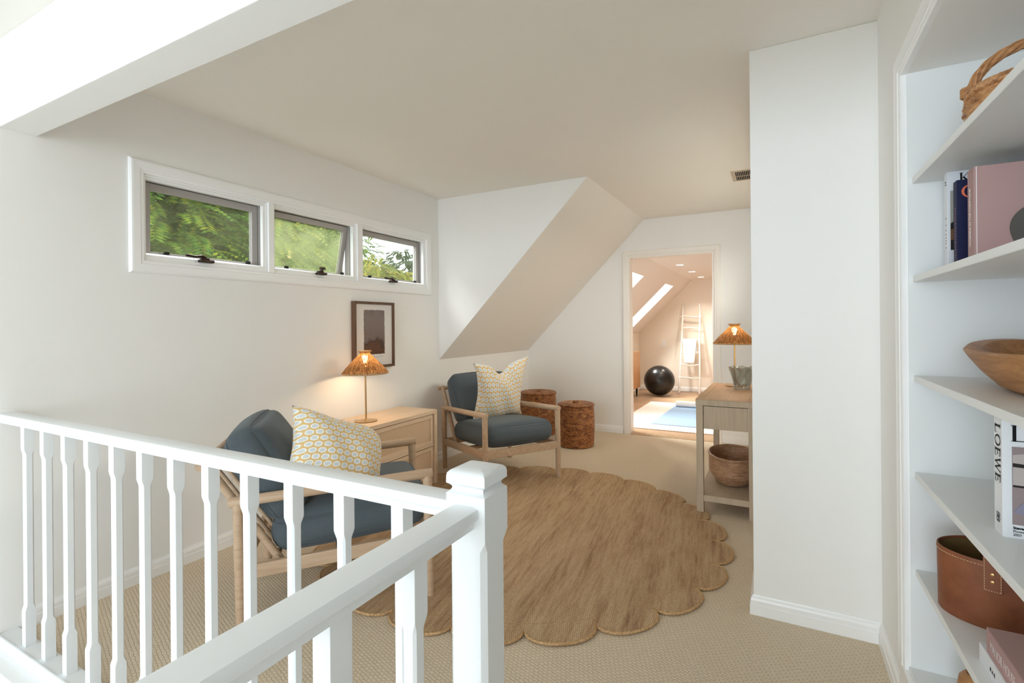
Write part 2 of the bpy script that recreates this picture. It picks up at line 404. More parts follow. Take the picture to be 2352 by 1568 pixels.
def m_shade():
    t = NT('amber_woven_shade'); tc = t.new('ShaderNodeTexCoord'); sp = t.new('ShaderNodeSeparateXYZ'); t.link(tc.outputs['Object'], sp.inputs[0])
    ang = t.math('ARCTAN2', sp.outputs[1], sp.outputs[0])
    cb = t.new('ShaderNodeCombineXYZ'); t.link(t.math('MULTIPLY', ang, 9), cb.inputs[0]); t.link(t.math('MULTIPLY', sp.outputs[2], 22), cb.inputs[1])
    n = t.noise(cb.outputs[0], 1.5, 4, .7); n2 = t.noise(tc.outputs['Object'], 150, 3, .7)
    f = t.math('ADD', t.math('MULTIPLY', n, .6), t.math('MULTIPLY', n2, .4))
    col = t.ramp(f, [(.36, srgb(46, 32, 18)), (.5, srgb(112, 80, 46)), (.66, srgb(222, 184, 124))])
    t.base(t.ramp(f, [(.35, srgb(62, 40, 22)), (.65, srgb(148, 104, 60))])); t.set(.5, 0, .3); t.bump(f, .8, .004)
    tr = t.new('ShaderNodeBsdfTranslucent'); t.link(col, tr.inputs[0])
    mx = t.new('ShaderNodeMixShader'); mx.inputs[0].default_value = .26; t.link(t.b.outputs[0], mx.inputs[1]); t.link(tr.outputs[0], mx.inputs[2])
    tp = t.new('ShaderNodeBsdfTransparent'); tp.inputs[0].default_value = (1, .72, .42, 1)
    hole = t.ramp(n2, [(.52, (0, 0, 0)), (.62, (.6, .6, .6))])
    m2 = t.new('ShaderNodeMixShader'); t.link(hole, m2.inputs[0]); t.link(mx.outputs[0], m2.inputs[1]); t.link(tp.outputs[0], m2.inputs[2])
    t.link(m2.outputs[0], t.out.inputs[0]); return t.m
M['shade'] = m_shade()
def m_emit(name, c, s_):
    t = NT(name); t.base(c); t.b.inputs['Emission Color'].default_value = c; t.b.inputs['Emission Strength'].default_value = s_; return t.m
M['bulb'] = m_emit('lit_bulb', (1, .72, .42, 1), 60)
M['downlight'] = m_emit('lit_diffuser', (1, .96, .9, 1), 8)
def m_glass(name, haze=0.0, seed=0):
    t = NT(name); tp = t.new('ShaderNodeBsdfTransparent'); tp.inputs[0].default_value = (.97, .985, .975, 1)
    gl = t.new('ShaderNodeBsdfGlossy'); gl.inputs['Roughness'].default_value = .02
    m1 = t.new('ShaderNodeMixShader'); m1.inputs[0].default_value = .05; t.link(tp.outputs[0], m1.inputs[1]); t.link(gl.outputs[0], m1.inputs[2])
    tr = t.new('ShaderNodeBsdfTranslucent'); tr.inputs[0].default_value = (.27, .30, .15, 1)
    v = t.coord('Object', (1, 1, 1), (0, 0, 0), (seed, seed, 0)); n = t.noise(v, 7, 3, .55); dr = t.noise(v, 160, 2, .6)
    sp = t.new('ShaderNodeSeparateXYZ'); t.link(v, sp.inputs[0])
    low = t.ramp(t.math('MULTIPLY', t.math('SUBTRACT', 2.0, sp.outputs[2]), 2.6), [(.1, (0, 0, 0)), (.95, (1, 1, 1))])
    f = t.math('MULTIPLY', t.math('MULTIPLY', low, t.ramp(n, [(.3, (.35,) * 3), (.62, (1,) * 3)])), t.math('ADD', .75, t.math('MULTIPLY', dr, .5)))
    m2 = t.new('ShaderNodeMixShader'); t.link(t.math('MULTIPLY', f, haze), m2.inputs[0]); t.link(m1.outputs[0], m2.inputs[1]); t.link(tr.outputs[0], m2.inputs[2])
    t.link(m2.outputs[0], t.out.inputs[0]); return t.m
M['glass1'] = m_glass('rain_specked_glass', .10, 0); M['glass2'] = m_glass('fogged_glass', .42, 3)
def m_vase():
    t = NT('smoky_glass'); tp = t.new('ShaderNodeBsdfTransparent'); tp.inputs[0].default_value = (.83, .84, .81, 1)
    gl = t.new('ShaderNodeBsdfGlossy'); gl.inputs['Roughness'].default_value = .03; lw = t.new('ShaderNodeLayerWeight'); lw.inputs[0].default_value = .45
    df = t.new('ShaderNodeBsdfDiffuse'); df.inputs[0].default_value = (.30, .31, .29, 1)
    f = t.math('ADD', t.math('MULTIPLY', lw.outputs['Fresnel'], .55), .03)
    m1 = t.new('ShaderNodeMixShader'); t.link(f, m1.inputs[0]); t.link(tp.outputs[0], m1.inputs[1]); t.link(gl.outputs[0], m1.inputs[2])
    m2 = t.new('ShaderNodeMixShader'); m2.inputs[0].default_value = .05; t.link(m1.outputs[0], m2.inputs[1]); t.link(df.outputs[0], m2.inputs[2])
    t.link(m2.outputs[0], t.out.inputs[0]); return t.m
M['vase'] = m_vase()
def m_leaf(name, cols, spec=.2):
    t = NT(name); v = t.coord('Object', (1, 1, 1)); n = t.noise(v, 1.6, 2); n2 = t.noise(v, 14, 2)
    f = t.math('ADD', t.math('MULTIPLY', n, .5), t.math('MULTIPLY', n2, .5))
    c = t.ramp(f, cols); t.base(c); t.set(.5, 0, spec)
    tr = t.new('ShaderNodeBsdfTranslucent'); t.link(c, tr.inputs[0]); mx = t.new('ShaderNodeMixShader'); mx.inputs[0].default_value = .42
    t.link(t.b.outputs[0], mx.inputs[1]); t.link(tr.outputs[0], mx.inputs[2]); t.link(mx.outputs[0], t.out.inputs[0]); return t.m
M['leafgreen'] = m_leaf('frond_green', [(.36, srgb(50, 92, 34)), (.48, srgb(86, 132, 44)), (.58, srgb(150, 172, 54)), (.68, srgb(210, 196, 70))])
M['leafyellow'] = m_leaf('frond_yellow', [(.36, srgb(120, 140, 60)), (.5, srgb(180, 180, 70)), (.65, srgb(228, 200, 96))])
M['leafdark'] = m_leaf('leaf_dark', [(.36, srgb(52, 72, 52)), (.5, srgb(82, 100, 76)), (.66, srgb(120, 134, 104))])
M['bark'] = m_plain('bark', srgb(86, 70, 56), .9, .1, .6, 20)
M['lawn'] = m_plain('lawn', srgb(96, 110, 66), .95, .1, .4, 12)
M['artwork'] = None
def m_art():
    t = NT('brown_wash_print'); v = t.coord('Object', (1, 1, 1)); sp = t.new('ShaderNodeSeparateXYZ'); t.link(v, sp.inputs[0])
    n = t.noise(v, 16, 5, .6)
    f = t.math('ADD', t.math('MULTIPLY', sp.outputs[2], 2.6), t.math('MULTIPLY', t.math('SUBTRACT', n, .5), .55))
    t.base(t.ramp(f, [(0.0, srgb(92, 70, 58)), (.13, srgb(108, 80, 66)), (.22, srgb(84, 70, 62)), (.32, srgb(126, 112, 106)), (.75, srgb(136, 124, 120)), (1, srgb(120, 108, 104))]))
    t.set(.9, 0, .1); return t.m
M['art'] = m_art()

# ------------------------------------------------------------------ shell
def panel(u_cuts, v_cuts, hole, P, thick, name, mat):
    """wall slab in (u,v) with holes; P(u,v,w) maps to the room; w 0..thick"""
    mb = MB(); nu, nv = len(u_cuts) - 1, len(v_cuts) - 1
    sol = lambda i, j: 0 <= i < nu and 0 <= j < nv and not hole((u_cuts[i] + u_cuts[i + 1]) / 2, (v_cuts[j] + v_cuts[j + 1]) / 2)
    for i in range(nu):
        for j in range(nv):
            if not sol(i, j): continue
            a, b, c, d = u_cuts[i], u_cuts[i + 1], v_cuts[j], v_cuts[j + 1]
            for w in (0, thick): mb.face([P(a, c, w), P(b, c, w), P(b, d, w), P(a, d, w)])
            if not sol(i - 1, j): mb.face([P(a, c, 0), P(a, d, 0), P(a, d, thick), P(a, c, thick)])
            if not sol(i + 1, j): mb.face([P(b, c, 0), P(b, d, 0), P(b, d, thick), P(b, c, thick)])
            if not sol(i, j - 1): mb.face([P(a, c, 0), P(b, c, 0), P(b, c, thick), P(a, c, thick)])
            if not sol(i, j + 1): mb.face([P(a, d, 0), P(b, d, 0), P(b, d, thick), P(a, d, thick)])
    return mb.build(name, mat)

YB = -5.0          # wall behind the camera
# floors
mb = MB()
mb.box(WL - .1, WR + .1, .868, YP + .0, -.25, 0); mb.box(WL - .1, XP + .3, YP, YW, -.25, 0); mb.box(-.49, .80, YB, .868, -.25, 0); mb.box(WR + .1, .8, .868, YP, -.25, 0)
struct(mb.build('floor', M['carpet']), 'beige looped carpet covering the whole landing', 'floor')
struct(MB().box(-2.6, 1.0, YW, 9.8, -.25, -.004).build('floor', M['woodfloor']), 'brown oak floorboards of the exercise room beyond the doorway', 'floor')
struct(MB().box(WL - .1, -.4, YB - .1, .9, -2.9, -2.8).build('floor', M['wall']), 'floor at the foot of the stairwell', 'floor')
# left wall with clerestory opening
WY0, WY1, WZ0, WZ1 = 1.339, 3.612, 1.598, 2.034
hole = lambda u, v: WY0 < u < WY1 and WZ0 < v < WZ1
struct(panel([YB - .1, WY0, WY1, YD], [-2.8, WZ0, WZ1, CH], hole, lambda u, v, w: (WL - w, u, v), .15, 'wall_left', M['wall']), 'long white wall holding the clerestory windows', 'wall')
struct(MB().prism([(WL - .03, ZK - .03), (WL - .03, CH), (XA + .0, CH), (WL, ZK)], YD, YD + .02, 'y').build('wall_dormer', M['wall']), 'triangular white dormer cheek beside the clerestory windows', 'wall')
struct(MB().box(WL - .1, WL, YD, YW + .12, 0, ZK).build('wall_knee', M['wall']), 'low knee wall under the sloping ceiling', 'wall')
k = (CH - ZK) / (XA - WL); nx, nz = -k / math.hypot(1, k), 1 / math.hypot(1, k)
t_ = .1
struct(MB().prism([(WL - .05, ZK - .05 * k), (XA, CH), (XA + nx * t_, CH + nz * t_), (WL - .05 + nx * t_, ZK - .05 * k + nz * t_)], YD + .02, YW + .12, 'y').build('ceiling_slope', M['ceil']), 'sloping attic ceiling between dormer and doorway wall', 'ceiling')
mb = MB(); mb.box(WL - .15, WR + .5, YB - .1, YD + .02, CH, CH + .1); mb.box(XA - .0, WR + .5, YD + .02, YW + .12, CH, CH + .1)
struct(mb.build('ceiling', M['ceil']), 'flat cream ceiling over the landing', 'ceiling')
struct(MB().box(WL, WR + .4, .812, .932, 2.083, CH).build('trim_beam', M['wall'], bevel=.003), 'white dropped beam across the ceiling above the stair railing', 'beam')
# wall with doorway
DX0, DX1, DZ = -1.500, -.618, 2.010
hole = lambda u, v: DX0 - .018 < u < DX1 + .018 and v < DZ + .018
struct(panel([WL, DX0 - .018, DX1 + .018, XP + .3], [0, DZ + .018, CH], hole, lambda u, v, w: (u, YW + w, v), .12, 'wall_back', M['wall']), 'far wall of the landing with the open doorway', 'wall')
struct(MB().box(XP, WR + .4, YP, YP + .14, 0, CH).build('wall_partition', M['wall'], bevel=.004), 'white wall end projecting beside the bookcase', 'wall')
hole = lambda u, v: 3.0 < u < 5.2 and 1.62 < v < 2.08  # opening added to let fill light into the back of the room
struct(panel([YP + .14, 3.0, 5.2, YW + .1], [0, 1.62, 2.08, CH], hole, lambda u, v, w: (XP + w, u, v), .12, 'wall_side', M['wall']), 'white side wall behind the console table with an added high opening', 'wall')
w7 = empty('window_7', (XP, 3.0, 1.62), 0, 'unseen window added high in the side wall to let in fill light', 'window', None, 'structure')  # made-up window out of view, added only to light the back of the room
mb = MB(); mb.box(.03, .09, 0, .04, 0, .46); mb.box(.03, .09, 2.16, 2.2, 0, .46); mb.box(.03, .09, 1.08, 1.12, 0, .46); mb.box(.03, .09, .04, 2.16, 0, .04); mb.box(.03, .09, .04, 2.16, .42, .46); mb.build('frame', M['trim'], w7)
MB().box(.058, .062, .04, 2.16, .04, .42).build('pane', M['glass1'], w7)
# right wall with bookcase niche
NY0, NY1, NZ0, NZ1 = .25, 1.918, .203, 2.013
hole = lambda u, v: NY0 < u < NY1 and NZ0 < v < NZ1
struct(panel([YB - .1, NY0, NY1, YP], [0, NZ0, NZ1, CH], hole, lambda u, v, w: (WR + w, u, v), .40, 'wall_right', M['wall']), 'white wall around the built-in bookcase', 'wall')
# wall behind the camera with its windows
hole = lambda u, v: (-2.7 < u < 0.30 and .1 < v < 2.3)
struct(panel([WL - .1, -2.7, -.5, .30, WR + .4], [-2.8, .1, 2.3, CH], hole, lambda u, v, w: (u, YB - w, v), .12, 'wall_front', M['wall']), 'white wall behind the viewpoint with tall stair windows', 'wall')
mb = MB(); mb.box(WL, -.56, .735, .797, -2.8, -.02); mb.box(-.56, -.50, YB, .797, -2.8, -.02)
struct(mb.build('wall_stairwell', M['trim']), 'white stairwell lining below the railing', 'wall')
# exercise room shell
GC, GX0, GZK, GYB = 2.065, -2.398, 1.084, 9.73
gk = 1.0; GXA = GX0 + (GC - GZK) / gk
SH = math.sqrt(.5)
def SP(u, v, w): return (u - w * SH, v, GZK + (u - GX0) * gk + w * SH)
hole = lambda u, v: (-2.30 < u < -1.585) and (5.98 < v < 6.715 or 8.18 < v < 8.817)
struct(panel([GX0 - .05, -2.30, -1.585, GXA], [YW + .12, 5.98, 6.715, 8.18, 8.817, GYB], hole, SP, .07, 'ceiling_slope', M['gymceil']), 'sloping ceiling of the exercise room with two roof windows', 'ceiling')
struct(MB().box(GX0 - .06, GX0, YW + .12, GYB, 0, GZK).build('wall_gym_left', M['gymwall']), 'tan knee wall of the exercise room', 'wall')
struct(MB().prism([(GX0 - .06, -.1), (1.0, -.1), (1.0, GC + .05), (GXA, GC + .05), (GX0 - .06, GZK)], GYB, GYB + .1, 'y').build('wall_gym_back', M['gymwall']), 'tan end wall of the exercise room behind the ladder', 'wall')
struct(MB().box(.9, 1.0, YW + .12, GYB, -.1, GC + .05).build('wall_gym_right', M['gymwall']), 'tan side wall of the exercise room', 'wall')
struct(MB().box(GXA - .02, 1.0, YW + .12, GYB, GC, GC + .06).build('ceiling', M['gymceil']), 'flat ceiling of the exercise room with recessed lights', 'ceiling')
mb = MB(); mb.box(WR + .0, 1.0, YW + .02, YW + .12, 0, CH); struct(mb.build('wall_gym_front', M['gymwall']), 'inner wall of the exercise room beside the doorway', 'wall')
# roof window kerbs and glass
for i, (a, b) in enumerate(((5.98, 6.715), (8.18, 8.817))):
    w = empty('window_%d' % (4 + i), (GX0, a, GZK), 0, ('nearer' if i == 0 else 'farther') + ' roof window in the sloping ceiling of the exercise room', 'window', None, 'structure')
    g = MB(); 
    def L(u, v, wd): p = SP(u, v, wd); return (p[0] - GX0, p[1] - a, p[2] - GZK)
    g.face([L(-2.30, a, .065), L(-1.585, a, .065), L(-1.585, b, .065), L(-2.30, b, .065)]); g.build('pane', M['glass1'], w)
    f = MB()
    for (u0, u1, v0, v1) in ((-2.39, -2.35, a - .06, b + .06), (-1.535, -1.495, a - .06, b + .06), (-2.35, -1.535, a - .06, a - .03), (-2.35, -1.535, b + .03, b + .06)):
        P = [L(u, v, wd) for wd in (.07, .11) for (u, v) in ((u0, v0), (u1, v0), (u1, v1), (u0, v1))]
        v_ = [f.bm.verts.new(p) for p in P]
        for q in ((0, 3, 2, 1), (4, 5, 6, 7), (0, 1, 5, 4), (1, 2, 6, 5), (2, 3, 7, 6), (3, 0, 4, 7)): f.bm.faces.new([v_[n] for n in q])
    f.build('frame', M['sash'], w, merge=False)

# baseboards: moulded profile (offset from wall, height)
BP = [(0, 0), (.015, 0), (.015, .043), (.0125, .046), (.0125, .062), (.010, .070), (.005, .077), (.003, .083), (0, .083)]
def baseboard(name, p0, p1, n, label, mat='trim', m0=0, m1=0):
    """run from p0 to p1, n = unit normal into the room; m0, m1 extend the front for mitres"""
    p0, p1, n = Vector((*p0, 0)), Vector((*p1, 0)), Vector((*n, 0)); d = (p1 - p0).normalized()
    R = [[p0 + n * o + Vector((0, 0, z)) - d * o * m0 for o, z in BP], [p1 + n * o + Vector((0, 0, z)) + d * o * m1 for o, z in BP]]
    return struct(MB().rings(R).build(name, M[mat]), label, 'baseboard')
baseboard('baseboard_left', (WL, .88), (WL, YW), (1, 0), 'white baseboard along the clerestory wall and knee wall', m1=-1)
baseboard('baseboard_back', (WL, YW), (-1.589, YW), (0, -1), 'white baseboard on the far wall left of the doorway', m0=-1)
baseboard('baseboard_back', (-.534, YW), (XP, YW), (0, -1), 'white baseboard on the far wall right of the doorway', m1=-1)
baseboard('baseboard_partition', (XP, YP), (WR, YP), (0, -1), 'white baseboard on the projecting wall end', m0=1, m1=-1)
baseboard('baseboard_partition', (XP, YW), (XP, YP), (-1, 0), 'white baseboard behind the console table', m0=-1, m1=1)
baseboard('baseboard_right', (WR, YP), (WR, -4.9), (-1, 0), 'white baseboard running under the bookcase', m0=-1)
baseboard('baseboard_gym', (GX0, GYB), (.9, GYB), (0, -1), 'white baseboard on the end wall of the exercise room')
baseboard('baseboard_gym', (GX0, 5.8), (GX0, GYB), (1, 0), 'white baseboard on the knee wall of the exercise room', m1=-1)

# mitred casing helper: rectangle in (u,v) with outward profile (distance from inner edge, projection)
CP = [(0, 0), (0, .010), (.006, .014), (.016, .014), (.020, .017), (.050, .019), (.058, .018), (.064, .012), (.066, 0)]
def casing(mb, u0, u1, v0, v1, P, sides='LRTB', prof=CP):
    for s_ in sides:
        R = []
        for end in (0, 1):
            ring = []
            for d, w in prof:
                if s_ in 'LR':
                    u = (u0 - d) if s_ == 'L' else (u1 + d)
                    v = (v0 - (d if 'B' in sides else 0)) if end == 0 else (v1 + (d if 'T' in sides else 0))
                else:
                    v = (v1 + d) if s_ == 'T' else (v0 - d)
                    u = (u0 - (d if 'L' in sides else 0)) if end == 0 else (u1 + (d if 'R' in sides else 0))
                ring.append(P(u, v, w))
            R.append(ring)
        mb.rings(R)
# door casing, jamb, threshold
d1 = empty('door_1', (DX0, YW, 0), 0, 'cream cased doorway opening into the exercise room', 'doorway', None, 'structure')
mb = MB(); casing(mb, DX0 - .018, DX1 + .018, 0, DZ + .018, lambda u, v, w: (u - DX0, -w, v), 'LRT'); mb.build('casing', M['case'], d1)
mb = MB(); mb.box(-.018, 0, -.002, .122, 0, DZ + .018); mb.box(DX1 - DX0, DX1 - DX0 + .018, -.002, .122, 0, DZ + .018); mb.box(0, DX1 - DX0, -.002, .122, DZ - .0, DZ + .018)
mb.build('jamb', M['case'], d1)
mb = MB(); mb.prism([(-.02, 0.0), (.19, 0.0), (.19, .004), (.15, .012), (.0, .012), (-.02, .004)], DX0 + .002 - DX0, DX1 - DX0 - .002, 'x'); mb.build('threshold', M['oakdark'], d1)
mb = MB(); 
for z in (.25, 1.0, 1.78): mb.box(DX1 - DX0 - .003, DX1 - DX0, .03, .06, z, z + .09)
mb.build('hinge', M['white'], d1)

# clerestory: casing around the row, mullion posts, then three sashes
wt = empty('trim_1', (WL, WY0, WZ0), 0, 'white moulded casing around the row of three clerestory windows', 'window trim', None, 'structure')
mb = MB(); casing(mb, 0, WY1 - WY0, 0, WZ1 - WZ0, lambda u, v, w: (w, u, v)); mb.build('casing', M['trim'], wt)
MU = [(2.029, 2.068), (2.772, 2.826)]
for a, b in MU:
    MB().box(-.15, .012, a - WY0, b - WY0, .0, WZ1 - WZ0).build('mullion', M['trim'], wt, bevel=.003)
def stay(parent, y, arm, z):
    mb = MB(); mb.box(-.012, .03, y - .035, y + .04, z - .006, z + .010); mb.box(.002, .026, y - .03, y + .015, z + .008, z + .020)
    o = mb.build('crank_base', M['bronze'], parent, bevel=.004)
    mb = MB()
    if arm: mb.tube([(.014, y, z + .018), (.028, y - .03, z + .026), (.036, y - .07, z + .018), (.030, y - .115, z + .022)], [.009, .008, .006, .007], 8)
    else: mb.tube([(.014, y, z + .018), (.028, y + .005, z + .04)], [.010, .008], 8); mb.box(.016, .034, y - .018, y + .02, z + .03, z + .046)
    mb.build('crank_handle', M['bronze'], parent, smooth=True)
wins = [(WY0, MU[0][0], 0, 'glass1', 1.64, True, 'leftmost and widest clerestory window, shut, full of green foliage'),
        (MU[0][1], MU[1][0], 11, 'glass2', 2.428, False, 'middle clerestory window tilted open, with fogged glass'),
        (MU[1][1], WY1, 0, 'glass1', 3.16, True, 'rightmost clerestory window, shut, showing open sky above treetops')]
for i, (a, b, tilt, gm, cy, arm, lab) in enumerate(wins):
    w = empty('window_%d' % (i + 1), (WL, a, WZ0), 0, lab, 'window', None, 'structure')
    wd, ht = b - a, WZ1 - WZ0
    mb = MB()   # white stops lining the opening
    mb.box(-.055, -.002, 0, .012, 0, ht); mb.box(-.055, -.002, wd - .012, wd, 0, ht); mb.box(-.055, -.002, .012, wd - .012, ht - .012, ht)
    mb.box(-.03, -.005, wd - .03, wd - .012, .03, ht - .026); mb.box(-.03, -.005, .012, wd - .012, ht - .026, ht - .012)
    mb.prism([(-.075, 0), (-.002, 0), (-.002, .030), (-.02, .040), (-.075, .046)], .012, wd - .012, 'y')
    mb.build('liner', M['trim'], w, bevel=.002)
    mb = MB()   # outer grey frame
    x0, x1 = -.10, -.055
    mb.box(x0, x1, 0, .022, 0, ht); mb.box(x0, x1, wd - .022, wd, 0, ht); mb.box(x0, x1, .022, wd - .022, ht - .022, ht); mb.box(x0, x1, .022, wd - .022, 0, .03)
    mb.build('outer_frame', M['sash'], w, bevel=.002)
    s = bpy.data.objects.new('sash', None); COL.objects.link(s); s.parent = w; s.location = (-.078, 0, ht - .024); s.rotation_euler = (0, math.radians(tilt), 0)
    sh = ht - .05; bw = .038
    f = MB(); f.box(-.016, .016, .024, .024 + bw, -sh, 0); f.box(-.016, .016, wd - .024 - bw, wd - .024, -sh, 0); f.box(-.016, .016, .024 + bw, wd - .024 - bw, -bw, 0); f.box(-.016, .016, .024 + bw, wd - .024 - bw, -sh, -sh + .03)
    f.build('sash_frame', M['sash'], s, bevel=.003)
    g = MB(); g.box(-.003, .003, .024 + bw, wd - .024 - bw, -sh + .03, -bw); go = g.build('pane', M[gm], s)
    stay(w, cy - a, arm, .024)
    for yy in (.13, wd - .10):
        MB().box(-.055, -.040, yy - .011, yy + .011, .044, .060).build('latch', M['black'], w)
# sash empties become the frame's own mesh parents: flatten to part > sub-part
for s in [o for o in bpy.data.objects if o.type == 'EMPTY' and o.name.startswith('sash')]:
    fr = [c for c in kids(s) if c.name.startswith('sash_frame')][0]; pn = [c for c in kids(s) if c.name.startswith('pane')][0]
    fr.parent = s.parent; fr.location = s.location; fr.rotation_euler = s.rotation_euler; pn.parent = fr
    bpy.data.objects.remove(s)

# ------------------------------------------------------------------ stair railing
rail = empty('stair_railing', (-.525, .832, 0), 0, 'white painted stair railing with square newel post and chamfered balusters', 'railing')
ox, oy = .525, -.832
def rail_prof(h0=.876, h1=.917, hw=.0310):
    P = [(-hw * .62, h0), (hw * .62, h0), (hw * .66, h0 + .012), (hw * .78, h0 + .016), (hw * .98, h0 + .021), (hw, h0 + .030), (hw * .9, h1 - .003), (hw * .55, h1), (-hw * .55, h1), (-hw * .9, h1 - .003), (-hw, h0 + .030), (-hw * .98, h0 + .021), (-hw * .78, h0 + .016), (-hw * .66, h0 + .012)]
    return P
rp = rail_prof()
mb = MB(); mb.rings([[(WL + ox, y, z) for y, z in rp], [(-.040, y, z) for y, z in rp]]); mb.build('handrail', M['rail'], rail, smooth=True, angle=30)
mb = MB(); mb.rings([[(x, -2.75, z) for x, z in rp], [(x, -.036, z) for x, z in rp]]); mb.build('handrail', M['rail'], rail, smooth=True, angle=30)
# newel post
def sq(h, z, c=0):
    if c <= 0: c = .0004
    return [(-h + c, -h, z), (h - c, -h, z), (h, -h + c, z), (h, h - c, z), (h - c, h, z), (-h + c, h, z), (-h, h - c, z), (-h, -h + c, z)]
nh = .0435
nprof = [sq(nh, .0), sq(nh, .14), sq(nh - .003, .16, .010), sq(nh - .003, .832, .010), sq(nh, .852, .0006), sq(nh, .936)]
for a in range(1, 8): nprof.append(sq(nh - .0085 * math.sin(PI * a / 8), .936 + .019 * a / 8, .0006))
nprof += [sq(nh, .955), sq(nh, .968, .0008), sq(nh - .0012, .974, .001), sq(nh - .005, .9785, .002), sq(nh - .011, .981, .003), sq(nh - .022, .9835, .003)]
MB().rings(nprof).build('newel_post', M['rail'], rail, smooth=True, angle=28)
def baluster_mesh():
    bh, mh = .0163, .0133
    R = [sq(bh, .02), sq(bh, .155)]
    for a in range(1, 7):
        f = a / 6; e = f * f * (3 - 2 * f); R.append(sq(bh + (mh - bh) * e, .155 + .028 * f, .0045 * e))
    for a in range(0, 7):
        f = a / 6; e = f * f * (3 - 2 * f); R.append(sq(mh + (bh - mh) * e, .765 + .028 * f, .0045 * (1 - e)))
    R += [sq(bh, .88)]
    return MB().rings(R)
b0 = baluster_mesh().build('baluster', M['rail'], rail); first = True
def put_bal(x, y):
    global first
    o = b0 if first else b0.copy()
    if not first: COL.objects.link(o)
    o.parent = rail; o.location = (x, y, 0); first = False
for i in range(12): put_bal(-2.621 + .0163 + .1717 * i + ox, 0)
for i in range(15):
    put_bal(0, .636 + oy - .168 * i)
mb = MB(); mb.box(WL + ox, -.53 + ox, .803 + oy, .862 + oy, -.02, .020); mb.box(WL + ox, -.53 + ox, .793 + oy, .803 + oy, -.03, .024); mb.box(WL + ox, -.53 + ox, .862 + oy, .870 + oy, -.01, .010)
mb.build('base_rail', M['rail'], rail, bevel=.003)
mb = MB(); mb.box(-.556 + ox, -.494 + ox, -4.0 + oy, .82 + oy, -.02, .0205); mb.box(-.566 + ox, -.556 + ox, -4.0 + oy, .793 + oy, -.03, .024); mb.build('base_rail', M['rail'], rail, bevel=.003)

# ------------------------------------------------------------------ bookcase
bc = empty('bookcase', (WR, 1.918, 0), 0, 'white built-in bookcase with five open shelves on the right', 'bookcase')
DEP = .33
mb = MB(); mb.box(0, DEP, 0 - .004, .0, NZ0, NZ1)
mb.build('side_panel', M['shelfpaint'], bc)
MB().box(DEP, DEP + .012, NY0 - 1.918, 0, NZ0, NZ1).build('back_panel', M['shelfpaint'], bc)
for z in (1.694, 1.396, 1.094, .801, .505):
    MB().box(.0115, DEP, NY0 - 1.918 + .001, -.004, z - .019, z).build('shelf', M['shelfpaint'], bc, bevel=.002)
MB().box(-.006, DEP, NY0 - 1.918 + .001, -.004, NZ0 - .02, NZ0 + .0005).build('bottom_board', M['shelfpaint'], bc, bevel=.002)
bct = [(0, 0), (0, .014), (.008, .017), (.022, .017), (.026, .020), (.040, .018), (.070, .020), (.080, .022), (.090, .018), (.092, 0)]
mb = MB(); casing(mb, NY0 - 1.918, 0, .19, NZ1, lambda u, v, w: (-w, u, v), 'LRT', [(d * .72 + .0, w) for d, w in bct]); mb.build('casing', M['trim'], bc)
MB().box(-.018, 0, NY0 - 1.918 - .06, .066, .085, .19).build('plinth', M['trim'], bc, bevel=.003)

